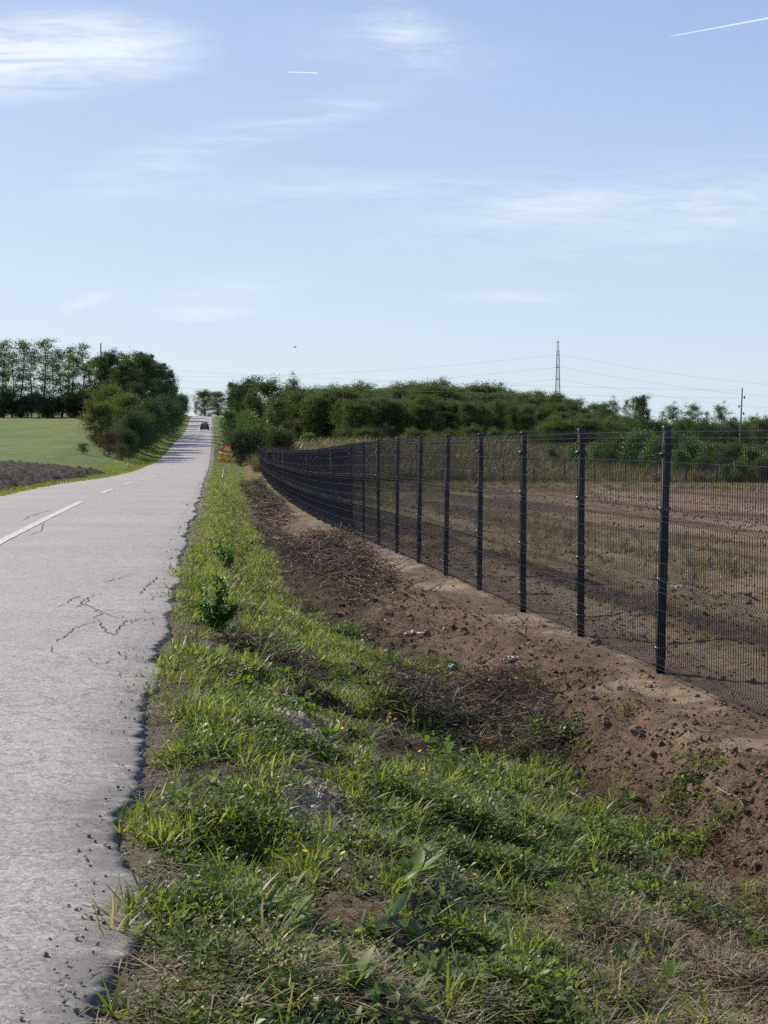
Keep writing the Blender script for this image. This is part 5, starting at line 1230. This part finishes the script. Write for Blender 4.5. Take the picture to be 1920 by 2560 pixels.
x, y, z = at(1522, 1790); b = B(); b.tube([(0, 0, 0), (-.06, 0, .07), (-.115, .0, .17), (-.125, .01, .28), (-.11, .01, .40), (-.10, .02, .47)], [.0035, .003, .0026, .002, .0016, .001], 5, tint=.25)
e = b.obj('bare_sapling', m_twig); e.location = (x, y, z); tag(e, 'bare curved twig standing upright on the dirt bank by the second post', 'twig')
x, y, z = at(1415, 1700); b = B(); b.tube([(0, 0, 0), (-.015, 0, .05), (-.02, 0, .11)], [.003, .0025, .001], 5, tint=.2); e = b.obj('bare_sapling', m_twig); e.location = (x, y, z); tag(e, 'short upright stub of twig left of the curved one on the bank', 'twig')
x, y, z = at(1110, 1625); b = B(); b.tube([(0, 0, 0), (.0, 0, .15), (.006, 0, .31)], [.003, .0022, .001], 5, tint=.3); e = b.obj('bare_sapling', m_twig); e.location = (x, y, z); tag(e, 'straight thin stalk on the dirt bank below the sixth post', 'twig')
branch([(920, 1440), (985, 1425), (1040, 1395)], .009, 'long bare branch lying from the brush pile up to the fence', up=.05, seed=1)
branch([(1135, 1448), (1160, 1458), (1180, 1457)], .012, 'pale curved stick lying at the foot of the fence', m_root, side=0, seed=2)
branch([(905, 1580), (935, 1568), (975, 1580)], .010, 'dark bent branch between the brush pile and the bottle', seed=3)
branch([(1395, 2000), (1450, 1985), (1485, 1975), (1590, 1945)], .006, 'long thin branch lying up the near bank', seed=4)
branch([(1420, 1982), (1460, 2005), (1482, 2035), (1478, 2065)], .007, 'pale hooked root at the foot of the near bank', m_root, seed=5)
branch([(1475, 2070), (1530, 2066)], .006, 'short dark stick touching the white litter', side=0, seed=6)
branch([(1788, 1972), (1815, 1990), (1845, 2005), (1862, 2030)], .005, 'pale winding root on the bare earth at the right', m_root, side=1, seed=8)
branch([(1820, 2130), (1870, 2110), (1925, 2078)], .006, 'straight dark branch running off the right edge', seed=9)
branch([(1520, 2332), (1600, 2340), (1700, 2322)], .0045, 'thin dark stick lying level across the lower right ground', side=0, seed=10)
branch([(1735, 2355), (1820, 2330), (1900, 2320)], .0045, 'straw coloured stick right of the thin dark one', m_root, side=0, seed=11)
branch([(1725, 2418), (1745, 2455), (1765, 2490)], .006, 'forked pale root near the lower right', m_root, side=2, seed=12)
branch([(1300, 1900), (1370, 1870), (1420, 1840)], .004, 'arched grey stalk over the near brush heap', m_twig, seed=13, up=.06)
branch([(960, 1785), (1040, 1772), (1150, 1752)], .004, 'long thin branch across the left half of the near brush heap', m_twig, seed=14, up=.03)
branch([(1000, 1470), (1010, 1490), (1040, 1510)], .012, 'thick dark stub at the right end of the long brush pile', seed=15, up=.05)
branch([(1075, 1480), (1100, 1462), (1115, 1456)], .009, 'short forked dark branch on the bank below the fifth post', seed=16, up=.02)
branch([(1290, 1580), (1310, 1562), (1322, 1568)], .007, 'small forked twig on the smooth bank below the second post', seed=17, up=.02)
branch([(1460, 2145), (1440, 2180), (1490, 2200)], .0035, 'kinked pale stalk in the weeds at the right', m_root, side=0, seed=18)

# litter
m_white = mat('white_plastic', (.62, .62, .61), .35, .5); m_blueish = mat('clear_bottle', (.36, .46, .58), .2, .6); m_card = mat('weathered_card', (.50, .47, .40), .8, .2); m_orangep = mat('orange_wrapper', (.55, .10, .03), .4, .5); m_violet = mat('violet_print', (.30, .32, .60), .4, .5)
def crumple(px_, py_, sx2, sy2, sz2, mt, label, seed, nm='crumpled_litter', cat='litter', rz=0.):
    import bmesh
    r = np.random.default_rng(seed); bm = bmesh.new(); bmesh.ops.create_grid(bm, x_segments=9, y_segments=7, size=.5)
    for v in bm.verts:
        n_ = math.sin(v.co.x*9+seed)*math.cos(v.co.y*7+seed*2); v.co.z = .35*n_+r.normal(0, .16); v.co.x += r.normal(0, .04); v.co.y += r.normal(0, .04)
        v.co = Vector((v.co.x*sx2, v.co.y*sy2, (v.co.z+.5)*sz2))
    me = bpy.data.meshes.new(nm); bm.to_mesh(me); bm.free(); me.materials.append(mt)
    x, y, z = at(px_, py_); o = link(nm, me, None, (x, y, z+.004), (0, 0, rz)); sol = o.modifiers.new('thickness', 'SOLIDIFY'); sol.thickness = .002
    return tag(o, label, cat)
def bottle(px_, py_, ln, rd, mt, label, rz, flat=1., nm='plastic_bottle', dz=.0):
    x, y, z = at(px_, py_); b = B(); b.tube([(0, 0, 0), (.004, 0, 0), (ln*.2, 0, 0), (ln*.25, 0, 0), (ln*.5, 0, 0), (ln*.68, 0, 0), (ln*.85, 0, 0), (ln*.93, 0, 0)], [rd*.7, rd, rd, rd*.93, rd*.95, rd, rd*.5, rd*.36], 12, tint=.5)
    e = tag(empty(nm, (x, y, z+rd*flat*.9+dz), rz), label, 'bottle'); o = b.obj('bottle_body', mt, e, smooth=True); o.scale = (1, 1, flat)
    b = B(); b.tube([(ln*.93, 0, 0), (ln, 0, 0)], [rd*.42, rd*.42], 10); b.obj('bottle_cap', m_white, e); return e
bottle(1045, 1592, .20, .034, m_white, 'crushed white plastic bottle on the dirt below the sixth post', .5, .6)
crumple(1022, 1590, .15, .08, .05, m_card, 'pale yellowish piece of packaging left of the crushed white bottle', 3, rz=.9)
bottle(1135, 1680, .11, .030, m_blueish, 'small bluish bottle at the edge of the grass under the bank', 2.0, .9)
crumple(665, 1462, .18, .12, .04, m_white, 'flat white scrap in the grass left of the long brush pile', 5)
crumple(690, 1355, .16, .14, .14, m_white, 'round white container at the left tip of the long brush pile', 6, 'white_container')
crumple(908, 1440, .12, .08, .08, m_white, 'white scrap caught in the long brush pile', 7)
crumple(940, 1502, .20, .10, .03, m_card, 'pale torn sheet below the long brush pile', 8)
crumple(1278, 1655, .13, .09, .05, m_card, 'cream coloured crumpled scrap on the upper bank', 9)
crumple(1527, 2070, .08, .06, .05, m_white, 'white crumpled litter at the foot of the near bank', 10)
crumple(924, 1347, .22, .12, .06, m_card, 'pale scrap at the foot of the ninth fence post', 12)
crumple(640, 1178, .9, .5, .35, m_card, 'pale rubble heap at the far end of the fence', 13, 'rubble', 'rubble')
crumple(1400, 2338, .04, .03, .03, m_white, 'tiny white scrap among the low leaves', 14)
crumple(1470, 1436, .07, .06, .05, m_white, 'small white scrap inside the plot left of the second post', 15)
crumple(1690, 1470, .14, .08, .04, m_white, 'white scrap inside the plot right of the first post', 16)
x, y, z = at(1275, 1718); e = tag(empty('snack_wrapper', (x, y, z+.02), .45), 'bright orange wrapper with a bluish white middle at the top of the brush heap', 'wrapper')
def wrap_part(x0, x1, mt, nm):
    n = 7; xs = np.linspace(x0, x1, n); ys2 = np.linspace(-.022, .022, 4); V = [(xx, yy_, .012+.012*math.sin(xx*90+yy_*60)+xx*.35) for xx in xs for yy_ in ys2]
    b = B(); b.add(V, Q=grid_faces(n, 4)); o = b.obj(nm, mt, e); s3 = o.modifiers.new('thickness', 'SOLIDIFY'); s3.thickness = .0015
wrap_part(-.075, -.025, m_orangep, 'wrapper_end'); wrap_part(-.025, .02, m_white, 'wrapper_middle'); wrap_part(.02, .085, m_orangep, 'wrapper_end')
# larger clods and stones that can be told apart on the bank
for (px_, py_, s_, mt, lab) in [(1160, 1578, 1.9, m_clod, 'large light brown clod on the bank below the fifth post'), (1705, 1945, 1.4, m_clod, 'pale brown clod half way up the near bank'), (1560, 2042, 1.3, m_clod, 'reddish clod beside the seedling at the bank foot'),
        (1640, 2098, 1.1, m_stone, 'pale stone next to a dark hollow in the near bank'), (1600, 2108, .9, m_stone, 'small pale stone left of the other pale stone'), (1725, 2180, 1.5, m_clod, 'buff clod above the weeds at the right'),
        (745, 1905, 1.6, m_stone, 'grey white flat stone in the gravel on the verge'), (775, 1935, 1.3, m_stone, 'rounded pale stone in the gravel below the flat one'), (1780, 2145, 1.2, m_clod, 'orange brown crumbly clod on the right of the bank'),
        (840, 2060, 1.8, m_clod, 'yellowish lump of clay left of the dock plant'), (735, 1760, 1.6, m_stone, 'stone at the top of the gravel heap'), (1595, 2165, 1.9, m_clod, 'big grey brown clod at the lower end of the bank'), (1625, 2195, 1.6, m_clod, 'dark clod just right of the big one at the lower end')]:
    x, y, z = at(px_, py_); me = with_mat(pebble(.03, 3, int(px_)), mt, True); o = link('clod' if mt is m_clod else 'stone', me, None, (x, y, z+.006), (0, 0, U_(0, 6)), (s_*.75,)*3); tag(o, lab, 'clod' if mt is m_clod else 'stone')
# a low heap of spoil inside the plot
b = B(); n = 22; gx, gy = np.meshgrid(np.linspace(-1, 1, n), np.linspace(-1, 1, n)); rr = np.sqrt(gx**2+gy**2); hz_ = .40*np.exp(-rr**2*2.6)+.10*(fbm(gx*4, gy*4, 661, 4)-.5)*np.clip(1-rr, 0, 1)-.10*np.clip(rr-.8, 0, 1)
x, y, z = at(1035, 1250); b.add(np.stack([gx*1.5, gy*1.0, hz_], -1).reshape(-1, 3), Q=grid_faces(n, n)); o = b.obj('spoil_heap', m_clod, smooth=True); o.location = (x, y, z-.02); tag(o, 'low heap of spoil inside the plot behind the fence', 'soil heap')
# bird
m_bird = mat('bird_feather', (.03, .03, .035), .7, .2); x, y, z = ray(738, 868, 180); e = tag(empty('bird', (x, y, z), .6), 'small dark bird flying above the wood', 'bird')
b = B(); b.tube([(-.22, 0, 0), (-.12, 0, .01), (0, 0, .015), (.12, 0, .01), (.18, 0, 0)], [.01, .045, .06, .04, .01], 8); b.obj('body', m_bird, e, True)
for s_ in (-1, 1):
    b = B(); b.add([(.07, 0, .03), (-.08, 0, .03), (-.05, s_*.22, .10), (.05, s_*.22, .10), (-.07, s_*.42, .05)], T=[(3, 2, 4)], Q=[(0, 1, 2, 3)]); b.obj('wing', m_bird, e)
